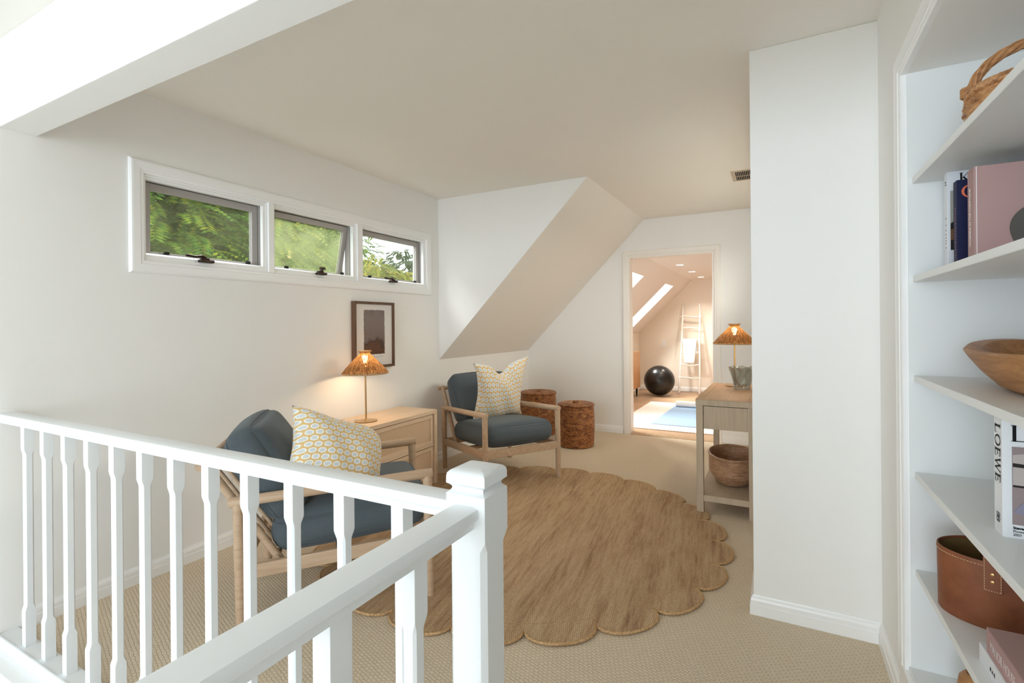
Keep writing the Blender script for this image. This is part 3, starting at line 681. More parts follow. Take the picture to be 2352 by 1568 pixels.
# ------------------------------------------------------------------ armchairs
CD, CW = .785, .668
def make_chair():
    t = empty('armchair', (0, 0, 0))
    hx, hy = CD / 2, CW / 2
    zf, zb = .562, .532       # arm axis heights
    for x, z in ((hx, zf), (-hx, zb)):
        for y in (-hy, hy):
            MB().tube([(x, y, 0), (x, y, .03), (x, y, .25), (x, y, z - .008)], [.0185, .0200, .0215, .0215], 18).build('leg', M['chairwood'], t, smooth=True)
    sl = (zf - zb) / CD
    for y in (-hy, hy):
        x0, x1 = -hx - .036, hx + .022
        MB().tube([(x0, y, zf + sl * (x0 - hx)), (x0 + .006, y, zf + sl * (x0 - hx)), (x1 - .004, y, zf + sl * (x1 - hx)), (x1, y, zf + sl * (x1 - hx))], [.0185, .0215, .0215, .0195], 20).build('armrest', M['chairwood'], t, smooth=True)
    # seat frame
    mb = MB()
    for y in (-hy, hy): mb.prism([(-hx, .205), (hx, .238), (hx, .298), (-hx, .262)], y - .013, y + .013, 'y')
    mb.box(hx - .013, hx + .013, -hy, hy, .238, .298); mb.box(-hx - .013, -hx + .013, -hy, hy, .208, .262)
    mb.box(-.02, .03, -hy, hy, .236, .258)
    mb.build('seat_frame', M['chairwood'], t, bevel=.004)
    # slanted back
    bx0, bz0, bx1, bz1 = -.235, .235, -.53, .705
    for y in (-hy + .045, hy - .045):
        MB().tube([(bx0, y, bz0), (bx1, y, bz1)], .0165, 16).build('back_post', M['chairwood'], t, smooth=True)
    MB().tube([(bx1, -hy - .00, bz1 - .015), (bx1, hy + .0, bz1 - .015)], .0175, 16).build('top_rail', M['chairwood'], t, smooth=True)
    for k in range(5):
        y = -hy + .045 + (2 * hy - .09) * (k + 1) / 6
        MB().tube([(bx0 - .02, y, bz0 + .03), (bx1, y, bz1 - .015)], .009, 10).build('spindle', M['chairwood'], t, smooth=True)
    MB().tube([(bx0 - .02, -hy + .02, bz0 + .03), (bx0 - .02, hy - .02, bz0 + .03)], .012, 10).build('lower_rail', M['chairwood'], t, smooth=True)
    # seat cushion
    def cush(name, hx_, hy_, hz_, crown, Mx, r=.05):
        mb = MB(); soft_box(mb, hx_, hy_, hz_, r, 8, crown, None, Mx, 5); o = mb.build(name, M['slate'], t, smooth=True, angle=180)
        for zz in (-1, 1):
            pts = []
            zc = zz * (hz_ - r * .42); q = r * .818
            for (cx, cy, a0) in ((hx_ - r, hy_ - r, 0), (-hx_ + r, hy_ - r, 90), (-hx_ + r, -hy_ + r, 180), (hx_ - r, -hy_ + r, 270)):
                for a in range(0, 91, 15):
                    an = math.radians(a0 + a); pts.append([cx + q * math.cos(an), cy + q * math.sin(an)])
            out = []
            for i in range(len(pts)):
                p, n_ = pts[i], pts[(i + 1) % len(pts)]
                m_ = 8 if math.hypot(p[0] - n_[0], p[1] - n_[1]) > .1 else 1
                for j in range(m_): out.append((p[0] + (n_[0] - p[0]) * j / m_, p[1] + (n_[1] - p[1]) * j / m_))
            P3 = []
            for x, y in out:
                e = max(0, 1 - (zc / hz_) ** 2)
                P3.append(Mx @ Vector((x + sgn(x) * crown * .45 * e * (abs(x) / hx_) ** 3 * max(0, 1 - (y / hy_) ** 2), y + sgn(y) * crown * .45 * e * (abs(y) / hy_) ** 3 * max(0, 1 - (x / hx_) ** 2), zc)))
            MB().loop_tube(P3, .0015, 6).build('piping', M['slate'], o, smooth=True, angle=180)
        return o
    cush('seat_cushion', .338, .306, .078, .034, Matrix.Translation((.058, 0, .372)) @ Matrix.Rotation(math.radians(-4), 4, 'Y'), .066)
    tl = math.radians(-30)
    cush('back_cushion', .222, .288, .080, .044, Matrix.Translation((-.300, 0, .612)) @ Matrix.Rotation(math.radians(60), 4, 'Y'), .062)
    return t
chB = make_chair()
def chair_place(t, ang, anchor_local, anchor_world):
    a = math.radians(ang); c, s = math.cos(a), math.sin(a); x, y = anchor_local
    t.rotation_euler = (0, 0, a); t.location = (anchor_world[0] - (c * x - s * y), anchor_world[1] - (s * x + c * y), 0)
chair_place(chB, -31.5, (CD / 2, CW / 2), (-1.595, 3.772)); chB.location.z = .0062; chB.rotation_euler.y = -.0159
tag(chB, 'slate blue cushioned wooden armchair in the corner beside two woven hampers', 'armchair', 'pair of slate blue armchairs')
chA = copy_tree(chB)
chair_place(chA, 45.5, (CD / 2, -CW / 2), (-1.435, 1.860)); chA.location.z = .0062; chA.rotation_euler.y = -.0159
tag(chA, 'slate blue cushioned wooden armchair seen from the side behind the white railing', 'armchair')

# scatter cushions
def pillow(name, s, th, chop, label, droop=0, pin=.12):
    n = 30; mb = MB()
    def base(u, v, side):
        a, b = 2 * u - 1, 2 * v - 1
        kx = 1 - .13 * (1 - b * b) * 0 ; 
        x = a * s * (1 - pin * (1 - abs(b) ** 2.0) * abs(a) ** 2); y = b * s * (1 - pin * .6 * (1 - abs(a) ** 2.0) * abs(b) ** 2)
        w = (max(0, 1 - abs(a) ** 2.4) * max(0, 1 - abs(b) ** 2.4)) ** .55
        z = side * th * w
        # karate chop from the top edge
        if chop:
            g = math.exp(-(a / .30) ** 2) * max(0, (b + .1) / 1.1) ** 1.3 if b > -.1 else 0
            y -= chop * s * g; z *= 1 - .25 * g
            x *= 1 + .05 * max(0, b)
        if droop:
            g = max(0, a) ** 2 * max(0, b) ** 2; y -= droop * s * g; x -= .3 * droop * s * g
            g2 = math.exp(-((a + .35) / .22) ** 2 - ((b - .85) / .25) ** 2); z -= side * .02 * g2
        z += .006 * math.sin(9 * a + 4 * b) * w * side
        return (x, z, y)
    mb.grid(lambda u, v: base(u, v, -1), n, n, True)
    mb2 = mb; V = mb2.grid(lambda u, v: base(u, v, 1), n, n, True)
    o = mb.build(name, M['dots'], None, smooth=True, angle=180)
    return tag(o, label, 'cushion', 'yellow dotted cushions on the armchairs')
pB = pillow('scatter_cushion', .282, .085, .34, 'yellow dotted square cushion with chopped top on the corner armchair', 0, .24)
pA = pillow('scatter_cushion', .245, .135, .06, 'yellow dotted square cushion on the armchair behind the railing', .50)
def on_chair(o, ch, x, y, z, lean, turn=0, roll=0):
    a = ch.rotation_euler.z
    o.matrix_world = Matrix.Translation(ch.location) @ Matrix.Rotation(a, 4, 'Z') @ Matrix.Translation((x, y, z)) @ Matrix.Rotation(math.radians(90 + turn), 4, 'Z') @ Matrix.Rotation(math.radians(lean), 4, 'X') @ Matrix.Rotation(math.radians(roll), 4, 'Y')
on_chair(pB, chB, -.050, .035, .690, 14, 8, -4)
u_ = Vector((.83, .46, -.36)).normalized(); n_ = Vector((.5, -.72, .42)); n_ = (n_ - u_ * n_.dot(u_)).normalized(); v_ = n_.cross(u_)
c_ = Vector((-.20, -.17, .890)) + u_ * .245 - v_ * .245 * .70
pA.matrix_world = Matrix.Translation(chA.location) @ Matrix.Rotation(chA.rotation_euler.z, 4, 'Z') @ Matrix(((u_.x, -n_.x, v_.x, c_.x), (u_.y, -n_.y, v_.y, c_.y), (u_.z, -n_.z, v_.z, c_.z), (0, 0, 0, 1))) @ Matrix.Diagonal((1, 1, .70, 1))

# ------------------------------------------------------------------ nightstand
NSX, NSY0, NSY1, NSH = -2.40, 2.385, 3.225, .592
ns = empty('nightstand', (-2.585, (NSY0 + NSY1) / 2, 0), math.radians(.8), 'pale oak two-drawer nightstand with cane fronts under the picture', 'nightstand')
hl = (NSY1 - NSY0) / 2; fx = NSX + 2.585; bx = -.195
mb = MB(); mb.box(bx, fx, -hl, hl, NSH - .030, NSH); mb.box(bx, fx, -hl, -hl + .036, 0, NSH - .030); mb.box(bx, fx, hl - .036, hl, 0, NSH - .030); mb.box(bx, fx - .02, -hl + .036, hl - .036, .055, .08); mb.box(bx, bx + .01, -hl + .036, hl - .036, .08, NSH - .03)
mb.build('body', M['oak'], ns, bevel=.003)
for z0, z1 in ((.325, .556), (.085, .305)):
    y0, y1 = -hl + .042, hl - .042
    mb = MB(); xf = fx - .012; fr = .030
    mb.box(xf - .018, xf, y0, y1, z0, z0 + fr); mb.box(xf - .018, xf, y0, y1, z1 - fr, z1); mb.box(xf - .018, xf, y0, y0 + fr, z0 + fr, z1 - fr); mb.box(xf - .018, xf, y1 - fr, y1, z0 + fr, z1 - fr)
    d = mb.build('drawer', M['oak'], ns, bevel=.002)
    MB().box(xf - .014, xf - .008, y0 + fr, y1 - fr, z0 + fr, z1 - fr).build('cane_panel', M['cane'], d)
    MB().box(xf - .002, xf + .007, y0 + .0, y1 - .0, z0 - .014, z0).build('pull_lip', M['oak'], d, bevel=.003)

# ------------------------------------------------------------------ table lamps
def make_lamp():
    t = empty('table_lamp', (0, 0, 0))
    MB().lathe([(.0, 0), (.076, 0), (.078, .003), (.076, .006), (.012, .008), (.010, .014), (.0, .014)], 40, cap=False).build('base', M['brass'], t, smooth=True)
    MB().tube([(0, 0, .008), (0, 0, .40)], .0062, 14).build('stem', M['brass'], t, smooth=True)
    pl = 24
    wob = lambda a, z: .018 * math.cos(a * pl)
    prof = [(.158, .336), (.157, .343), (.128, .378), (.098, .410), (.068, .440), (.044, .466), (.035, .474), (.036, .482), (.042, .490)]
    mb = MB(); mb.lathe(prof, pl * 6, wob=wob, cap=False); o = mb.build('lamp_shade', M['shade'], t, smooth=True, angle=180)
    MB().lathe([(.156, .332), (.160, .334), (.161, .339), (.158, .343), (.154, .340)], 72, cap=False).build('shade_rim', M['rope'], o, smooth=True)
    MB().lathe([(.040, .487), (.045, .489), (.045, .495), (.040, .496), (.037, .491)], 48, cap=False, wob=wob).build('shade_collar', M['rope'], o, smooth=True)
    MB().lathe([(.0, .405), (.010, .407), (.012, .425), (.020, .445), (.018, .462), (.0, .470)], 20, cap=False).build('bulb', M['bulb'], t, smooth=True)
    return t
lampA = make_lamp()
lampB = copy_tree(lampA)
lampA.location = (-2.560, 2.607, NSH); lampA.rotation_euler = (0, math.radians(-0.6), math.radians(20))
tag(lampA, 'brass table lamp with amber woven pleated shade on the pale nightstand', 'table lamp', 'matching woven-shade table lamps')
lampB.location = (-.312, 4.350, .758); tag(lampB, 'brass table lamp with amber woven pleated shade on the console table', 'table lamp')
cd = MB().tube([(-.045, .02, .004), (-.10, .03, .004), (-.16, -.02, .004), (-.19, -.10, .005), (-.20, -.20, .004), (-.205, -.24, -.03)], .0028, 8).build('cord', M['white'], lampA, smooth=True)
def bulb_light(loc, p, col=(1, .72, .46)):
    d = bpy.data.lights.new('bulb_light', 'POINT'); d.energy = p; d.color = col; d.shadow_soft_size = .02
    o = bpy.data.objects.new('bulb_light', d); COL.objects.link(o); o.location = loc
bulb_light((-2.558, 2.607, NSH + .385), 4.5); bulb_light((-.312, 4.35, .758 + .385), 3.6)

# ------------------------------------------------------------------ picture
pc = empty('framed_picture', (WL, 2.930, 1.190), 0, 'walnut framed brown abstract print hung above the nightstand lamp', 'picture')
hw, hh, dp, fw = .218, .257, .036, .019
mb = MB(); mb.box(.001, dp, -hw, -hw + fw, -hh, hh); mb.box(.001, dp, hw - fw, hw, -hh, hh); mb.box(.001, dp, -hw + fw, hw - fw, -hh, -hh + fw); mb.box(.001, dp, -hw + fw, hw - fw, hh - fw, hh); mb.build('frame', M['frame'], pc, bevel=.0015)
MB().box(.002, .022, -hw + fw, hw - fw, -hh + fw, hh - fw).build('mount', M['mount'], pc)
mb = MB(); random.seed(3)
edge = []
for i in range(20): edge.append((-.112 + .224 * i / 19, -.150 + random.uniform(-.002, .002)))
for i in range(26): edge.append((.112 + random.uniform(-.002, .002), -.148 + .34 * (i + .5) / 26 + .0))
for i in range(20): edge.append((.112 - .224 * i / 19, .193 + random.uniform(-.002, .002)))
for i in range(26): edge.append((-.112 + random.uniform(-.002, .002), .190 - .34 * (i + .5) / 26))
o = None; mb.prism([(a, b + .148) for a, b in edge], 0, .0015, 'x'); o = mb.build('print', M['art'], pc); o.location = (.022, 0, -.148)
mb = MB(); random.seed(5); pts = [(.0224, -.035 + .13 * i / 26, -.178 + .004 * math.sin(i * 1.7) * random.uniform(.3, 1) + .0003 * i) for i in range(27)]
mb.tube(pts, .0006, 4).build('signature', M['dark'], pc)

# wall outlets
def outlet(loc, n, label, plug=False, name='wall_outlet', rocker=False):
    t = empty(name, loc, math.atan2(n[1], n[0]), label, 'outlet' if not rocker else 'light switch')
    MB().box(.0005, .006, -.036, .036, -.060, .060).build('cover_plate', M['white'], t, bevel=.002)
    if rocker: MB().box(.005, .009, -.016, .016, -.033, .033).build('rocker', M['white'], t, bevel=.001)
    else:
        for z in (.021, -.021):
            o = MB().lathe([(.016, .005), (.0165, .008), (.0, .008)], 20).build('socket', M['white'], t)
            o.rotation_euler = (0, PI / 2, 0); o.location = (0, 0, z)
            mb = MB(); 
            for s_ in (-1, 1): mb.box(-.0045, .0045, s_ * .006 - .001, s_ * .006 + .001, .0078, .0084)
            q = mb.build('slot', M['black'], o)
        if plug:
            MB().box(.008, .034, -.014, .014, -.035, -.009).build('plug', M['white'], t, bevel=.004)
            MB().tube([(.03, 0, -.02), (.045, .01, -.05), (.04, .03, -.12), (.02, .06, -.20), (.012, .16, -.32), (.02, .3, -.335)], .003, 8).build('plug_cord', M['white'], t, smooth=True)
    return t
outlet((WL, 1.742, .350), (1, 0), 'white wall outlet with plug beside the railing armchair', True)
outlet((-1.927, GYB, .883), (0, -1), 'small white switch plate on the tan end wall of the exercise room', name='light_switch', rocker=True)

# ceiling vent
v = empty('ceiling_vent', (-.215, 4.38, CH), 0, 'small slatted air vent in the ceiling near the doorway', 'vent')
mb = MB(); X0, X1, Y0, Y1 = -.108, .108, -.145, .145
mb.box(X0, X1, Y0, Y0 + .02, -.006, 0); mb.box(X0, X1, Y1 - .02, Y1, -.006, 0); mb.box(X0, X0 + .03, Y0 + .02, Y1 - .02, -.006, 0); mb.box(X1 - .03, X1, Y0 + .02, Y1 - .02, -.006, 0); mb.build('frame', M['ventmetal'], v, bevel=.001)
MB().box(X0 + .03, X1 - .03, Y0 + .02, Y1 - .02, -.0015, -.0005).build('backing', M['dark'], v)
mb = MB()
for i in range(12): x = X0 + .038 + i * .0128; mb.box(x, x + .003, Y0 + .02, Y1 - .02, -.008, -.001)
mb.box(X0 + .03, X1 - .03, -.004, .004, -.0085, -.004)
mb.build('slats', M['ventmetal'], v)

# ------------------------------------------------------------------ rug
RC = (-1.455, 2.825)
rug = empty('scalloped_rug', (RC[0], RC[1], 0), 0, 'large round jute rug with scalloped braided edge between the armchairs', 'rug')
NS = 24; ph0 = math.radians(-2.4 + 0.0)
def scal():
    pts = []; rn, amp = 1.132, .112
    for k_ in range(NS):
        a0 = ph0 + 2 * PI * k_ / NS; a1 = a0 + 2 * PI / NS
        p0 = Vector((math.cos(a0), math.sin(a0))) * rn; p1 = Vector((math.cos(a1), math.sin(a1))) * rn
        mid = (p0 + p1) / 2; out = mid.normalized(); ch = (p1 - p0) / 2
        m = 14
        for j in range(m):
            th = PI * j / m
            e = math.cos(th); f = math.sin(th) ** .8
            pts.append(mid - ch * e * (1 + .03 * math.sin(th)) + out * f * amp)
    return pts
sp_ = scal(); th_ = .012
mb = MB(); n = len(sp_)
top = [mb.bm.verts.new((p.x, p.y, th_)) for p in sp_]; bot = [mb.bm.verts.new((p.x, p.y, .0015)) for p in sp_]
inn = [mb.bm.verts.new((p.x * .9, p.y * .9, th_ + .0005)) for p in sp_]; ib = [mb.bm.verts.new((p.x * .9, p.y * .9, .0015)) for p in sp_]
ct, cb_ = mb.bm.verts.new((0, 0, th_ + .0005)), mb.bm.verts.new((0, 0, .0015))
for i in range(n):
    j = (i + 1) % n
    mb.bm.faces.new((top[i], top[j], inn[j], inn[i])); mb.bm.faces.new((bot[j], bot[i], ib[i], ib[j])); mb.bm.faces.new((bot[i], bot[j], top[j], top[i]))
    mb.bm.faces.new((inn[i], inn[j], ct)); mb.bm.faces.new((ib[j], ib[i], cb_))
mb.build('woven_field', M['jute'], rug, merge=False)
MB().loop_tube([(p.x, p.y, .0095) for p in sp_], .0060, 8).build('edge_binding', M['rope'], rug, smooth=True, angle=180)
ring = []
for i in range(240):
    a = 2 * PI * i / 240; ring.append((1.095 * math.cos(a), 1.095 * math.sin(a), th_ - .001))
MB().loop_tube(ring, .0024, 6).build('seam', M['rope'], rug)

# ------------------------------------------------------------------ woven hampers
def hamper(x, y, r, h, label, rz):
    t = empty('lidded_hamper', (x, y, 0), rz, label, 'hamper', 'lidded woven hampers')
    coil = .0155; nr = int((h - .02) / coil); prof = [(0, .004), (r - .012, .004)]
    for i in range(nr):
        z = .004 + coil * i; bul = .010 * math.sin(PI * i / nr)
        for q in (0.08, .3, .5, .7, .92): prof.append((r - .008 + bul - .004 + .0085 * math.sin(PI * q), z + coil * q))
    zt = .004 + coil * nr
    prof += [(r - .014, zt), (r - .02, zt - .02), (0, zt - .02)]
    random.seed(int(x * 100)); MB().lathe(prof, 56, cap=False).build('body', M['coil'], t, smooth=True, angle=60)
    lp = [(r + .001, zt - .004), (r + .006, zt + .003), (r + .004, zt + .012), (r - .004, zt + .015)]
    for i in range(10):
        rr = r - .008 - (r - .03) * i / 10
        lp += [(rr, zt + .018 + .003 * i / 10), (rr - .006, zt + .0205 + .003 * i / 10), (rr - .012, zt + .018 + .003 * i / 10)]
    lp += [(0, zt + .022)]
    l = MB().lathe([(0, zt - .002), (r - .01, zt - .002)] + lp, 56, cap=False).build('lid', M['coil_lid'], t, smooth=True, angle=60)
    MB().loop_tube([(.028 * math.cos(2 * PI * i / 20), .012 * math.sin(2 * PI * i / 20), zt + .030 + .006 * math.sin(4 * PI * i / 20)) for i in range(20)], .007, 8).build('knot', M['coil_lid'], l, smooth=True)
    return t
hamper(-1.872, 4.905, .187, .445, 'shorter lidded woven hamper standing forward near the doorway', .4)
hamper(-2.47, 5.26, .205, .50, 'lidded woven hamper half hidden behind the corner armchair', 2.0)

# ------------------------------------------------------------------ console table
cx0, cx1, cy0, cy1 = -.492, -.128, 3.500, 4.525
ct_ = empty('console_table', ((cx0 + cx1) / 2, (cy0 + cy1) / 2, 0), 0, 'narrow limed wood console table with drawer and lower shelf', 'console table')
hx, hy = (cx1 - cx0) / 2, (cy1 - cy0) / 2
mb = MB(); mb.box(-hx, hx, -hy, hy, .716, .752); mb.build('top', M['consolewood'], ct_, bevel=.002)
MB().box(-hx + .045, hx - .045, -hy + .05, hy - .05, .752, .757).build('top_inlay', M['oakdark'], ct_)
mb = MB(); mb.box(-hx, -hx + .0435, -hy, hy, .752, .757); mb.box(hx - .0435, hx, -hy, hy, .752, .757); mb.box(-hx + .0435, hx - .0435, -hy, -hy + .0485, .752, .757); mb.box(-hx + .0435, hx - .0435, hy - .0485, hy, .752, .757); mb.build('top_border', M['oakdark'], ct_)
for x in (-hx + .003, hx - .046):
    for y in (-hy + .003, hy - .046):
        MB().box(x, x + .043, y, y + .043, 0.0, .716).build('leg', M['consolewood'], ct_, bevel=.002)
mb = MB(); mb.box(-hx + .049, hx - .049, -hy + .008, -hy + .03, .562, .712); mb.box(-hx + .049, hx - .049, hy - .03, hy - .008, .562, .712); mb.box(-hx + .008, -hx + .026, -hy + .049, hy - .049, .562, .712); mb.box(hx - .026, hx - .008, -hy + .049, hy - .049, .562, .712)
mb.build('apron', M['consolewood'], ct_, bevel=.002)
mb = MB(); mb.box(-hx + .006, hx - .006, -hy + .049, hy - .049, .104, .124); mb.box(-hx + .046, hx - .046, -hy + .006, -hy + .05, .084, .124); mb.box(-hx + .046, hx - .046, hy - .05, hy - .006, .084, .124); mb.build('lower_shelf', M['consolewood'], ct_, bevel=.002)
mb = MB(); 
for k_ in range(2): mb.lathe([(0, .0), (.010, .0), (.012, .012), (0, .014)], 16)
# basket on lower shelf
bk = empty('seagrass_basket', (-.300, 3.93, .124), .1, 'oval seagrass basket on the lower shelf of the console table', 'basket')
prof = [(0, .003)]
rows = 20
for i in range(rows):
    f = i / rows; rr = .128 + .055 * math.sin(min(1, f * 2.4) * PI / 2); z = .004 + .0092 * i
    for q in (.1, .5, .9): prof.append((rr - .002 + .0035 * math.sin(PI * q), z + .0092 * q))
zt = .004 + .0092 * rows
prof += [(.180, zt + .003), (.184, zt + .008), (.180, zt + .013), (.173, zt + .010), (.166, zt - .01), (.160, zt - .08), (.125, .02), (0, .016)]
MB().lathe(prof, 72, sx=.88, sy=1.35, cap=False, wob=lambda a, z: .012 * math.sin(3 * a + 1) + .004 * math.cos(a * 36)).build('body', M['seagrass'], bk, smooth=True, angle=60)
wobz = lambda a: .008 * math.sin(2 * a + .8)
MB().loop_tube([(.182 * .88 * (1 + .012 * math.sin(3 * a + 1)) * math.cos(a), .182 * 1.35 * (1 + .012 * math.sin(3 * a + 1)) * math.sin(a), zt + .008) for a in [2 * PI * i / 64 for i in range(64)]], .009, 8).build('rim', M['seagrass'], bk, smooth=True)
# glass vase
def vase():
    t = empty('glass_vase', (-.250, 4.175, .7575), 0, 'smoky glass vase with twisted facets beside the console lamp', 'vase')
    seg = 96
    def ring(r, z, tw, amp):
        return [((r * (1 + amp * abs(math.sin((2 * PI * k_ / seg + tw) * 3.5)) - amp * .5)) * math.cos(2 * PI * k_ / seg), (r * (1 + amp * abs(math.sin((2 * PI * k_ / seg + tw) * 3.5)) - amp * .5)) * math.sin(2 * PI * k_ / seg), z + (0.010 * math.cos((2 * PI * k_ / seg + tw) * 3.5) ** 2 if z > .15 else 0)) for k_ in range(seg)]
    R = [[(0.001 * math.cos(2 * PI * k_ / seg), .001 * math.sin(2 * PI * k_ / seg), 0.001) for k_ in range(seg)]]
    for i in range(15):
        f = i / 14; R.append(ring(.060 + .004 * f + .026 * f ** 2.4, .001 + .158 * f, f * 1.1, .05 + .12 * f))
    for i in range(14, 1, -1):
        f = i / 14; R.append(ring(.053 + .004 * f + .026 * f ** 2.4, .003 + .158 * f, f * 1.1, .04 + .10 * f))
    R.append([(0.001 * math.cos(2 * PI * k_ / seg), .001 * math.sin(2 * PI * k_ / seg), 0.022) for k_ in range(seg)])
    MB().rings(R).build('body', M['vase'], t, smooth=True, angle=60)
vase()

# ------------------------------------------------------------------ things in the bookcase
def text(body, size, mat, parent, Mx, xs=1.0, ext=.0004, name='lettering', bold=0, al='LEFT'):
    c = bpy.data.curves.new('txt', 'FONT'); c.body = body; c.size = size; c.extrude = ext; c.offset = bold; c.align_x = al; c.resolution_u = 3
    tmp = bpy.data.objects.new('tmp', c); COL.objects.link(tmp); bpy.context.view_layer.update()
    me = bpy.data.meshes.new_from_object(tmp.evaluated_get(bpy.context.evaluated_depsgraph_get()))
    bpy.data.objects.remove(tmp); bpy.data.curves.remove(c)
    me.transform(Mx @ Matrix.Diagonal((xs, 1, 1, 1))); me.materials.clear(); me.materials.append(mat)
    o = bpy.data.objects.new(name, me); COL.objects.link(o); o.parent = parent; return o
def flat(cols):   # axes columns: text x, text y, normal, origin
    X, Y, Z, T = [Vector(c) for c in cols]
    return Matrix(((X.x, Y.x, Z.x, T.x), (X.y, Y.y, Z.y, T.y), (X.z, Y.z, Z.z, T.z), (0, 0, 0, 1)))
INK = m_plain('black_ink', srgb(18, 18, 20), .6, .2, 0); WINK = m_plain('white_ink', srgb(235, 228, 226), .6, .2, 0); CORAL = m_plain('coral_ink', srgb(232, 124, 96), .6, .2, 0); GOLD = m_plain('faded_gold_ink', srgb(170, 120, 128), .6, .2, 0)
PAGE = m_plain('paper_edges', srgb(226, 220, 208), .8, .1)
def book(name, x0, y_near, z0, L, Tk, Hh, cov, label, spine=None):
    """standing book: spine faces -X, front cover faces -Y"""
    t = empty(name, (x0, y_near, z0), 0, label, 'book')
    mb = MB(); mb.box(0, L, 0, .003, 0, Hh); mb.box(0, L, Tk - .003, Tk, 0, Hh); mb.box(0, .003, .003, Tk - .003, 0, Hh)
    t['group'] = 'hardback books in the bookcase'
    mb.build('cover', cov, t, bevel=.001)
    MB().box(.003, L - .004, .003, Tk - .003, .003, Hh - .003).build('pages', PAGE, t)
    return t
pinkC = m_plain('dusty_pink_cloth', srgb(178, 146, 144), .7, .2, .1, 500); navyC = m_plain('navy_cloth', srgb(22, 26, 66), .6, .3); whiteC = m_plain('white_card', srgb(228, 230, 236), .4, .4, 0)
spineM = lambda y0, z: flat(((0, 0, 1), (0, 1, 0), (-1, 0, 0), (-.0006, y0, z)))       # reads upward, seen from -X: up = +Z, glyph top toward +Y
spineD = lambda y0, z: flat(((0, 0, -1), (0, -1, 0), (-1, 0, 0), (-.0006, y0, z)))     # reads downward
coverM = lambda x, z: flat(((1, 0, 0), (0, 0, 1), (0, -1, 0), (x, -.0006, z)))
# dusty pink book
b = book('hardback_book', .420, 1.597, 1.396, .26, .046, .236, pinkC, 'dusty pink hardback standing nearest on the shelf second from top')
text('WHISPERS IN THE HAMPTONS', .0105, WINK, b, spineM(.024, .045), 1.0, .0003, 'lettering', .0003)
mb = MB(); mb.box(.004, .0055, -.0006, 0, .0, .236); mb.build('cover_groove', WINK, b)
# grey sculpture motif (generic stone form)
def smooth_outline(p, n=3):
    for _ in range(n):
        q = []
        for i in range(len(p)):
            a, b_ = p[i], p[(i + 1) % len(p)]; q += [(a[0] * .75 + b_[0] * .25, a[1] * .75 + b_[1] * .25), (a[0] * .25 + b_[0] * .75, a[1] * .25 + b_[1] * .75)]
        p = q
    return p
def blob(pts, mat, par, Mx, name='cover_motif'):
    mb = MB(); mb.prism(pts, 0, .0008); me_o = mb.build(name, mat, par); me_o.data.transform(Mx); return me_o
stone = m_plain('stone_grey_print', srgb(92, 88, 84), .7, .2, 0, 60)
blob(smooth_outline([(.070, .0), (.078, .03), (.068, .055), (.062, .080), (.068, .108), (.092, .132), (.139, .148), (.19, .138), (.21, .10), (.21, 0)]), stone, b, coverM(0, 0))
# navy book
b = book('hardback_book', .420, 1.728, 1.396, .24, .030, .236, navyC, 'navy blue hardback between the pink and white books on the shelf second from top')
def crescent(par, cx_, cz_, r, mat, Mx):
    P = []
    for i in range(25): a = math.radians(70 + 220 * i / 24); P.append((cx_ + r * math.cos(a), cz_ + r * math.sin(a)))
    for i in range(25): a = math.radians(290 - 220 * i / 24); P.append((cx_ + r * .22 + r * .88 * math.cos(a), cz_ + r * .93 * math.sin(a)))
    return blob(P, mat, par, Mx, 'lettering')
crescent(b, .0258, .204, .0165, CORAL, coverM(0, 0))
blob([(.034 + .010 * math.cos(2 * PI * i / 24), .170 + .010 * math.sin(2 * PI * i / 24)) for i in range(24)], CORAL, b, coverM(0, 0), 'lettering')
mb = MB(); random.seed(8); z = .03
while z < .165:
    l = random.uniform(.002, .0055); mb.box(-.0005, 0, .011, .019, z, z + l * .35); mb.box(-.0005, 0, .0125, .0145, z, z + l); z += l + .0035
mb.build('spine_lettering', GOLD, b)
# white book with portrait-like dark picture
b = book('hardback_book', .420, 1.812, 1.396, .27, .030, .282, whiteC, 'tall white hardback with a black K farthest back on the shelf second from top')
def bar(P, a, b_, w):   # thick stroke polygon
    d = Vector((b_[0] - a[0], b_[1] - a[1])); n_ = Vector((-d.y, d.x)).normalized() * w / 2
    return [(a[0] - n_.x, a[1] - n_.y), (b_[0] - n_.x, b_[1] - n_.y), (b_[0] + n_.x, b_[1] + n_.y), (a[0] + n_.x, a[1] + n_.y)]
GLY = {  # didone-like capitals on a unit height box: list of (x0,y0,x1,y1,width)
    'K': [(.18, 0, .18, 1, .15), (.02, .015, .36, .015, .03), (.02, .985, .36, .985, .03), (.22, .42, .72, .97, .05), (.34, .56, .78, .03, .14), (.58, .985, .88, .985, .03), (.60, .015, .95, .015, .03)],
    'L': [(.18, 0, .18, 1, .17), (.02, .015, .34, .015, .03), (.02, .985, .36, .985, .03), (.18, .03, .74, .03, .05), (.72, .0, .78, .24, .035)],
    'E': [(.18, 0, .18, 1, .15), (.02, .015, .34, .015, .03), (.02, .985, .34, .985, .03), (.18, .03, .70, .03, .05), (.18, .97, .68, .97, .05), (.2, .52, .56, .52, .045), (.68, .0, .73, .22, .035), (.66, 1, .69, .8, .035), (.56, .4, .56, .64, .03)],
    'W': [(.10, 1, .38, 0, .15), (.38, 0, .62, 1, .05), (.56, 1, .86, 0, .15), (.86, 0, 1.10, 1, .05), (.0, .985, .24, .985, .03), (.48, .985, .72, .985, .03), (1.0, .985, 1.2, .985, .03)]}
GW = {'K': .98, 'L': .86, 'E': .84, 'W': 1.26, 'O': 1.06}
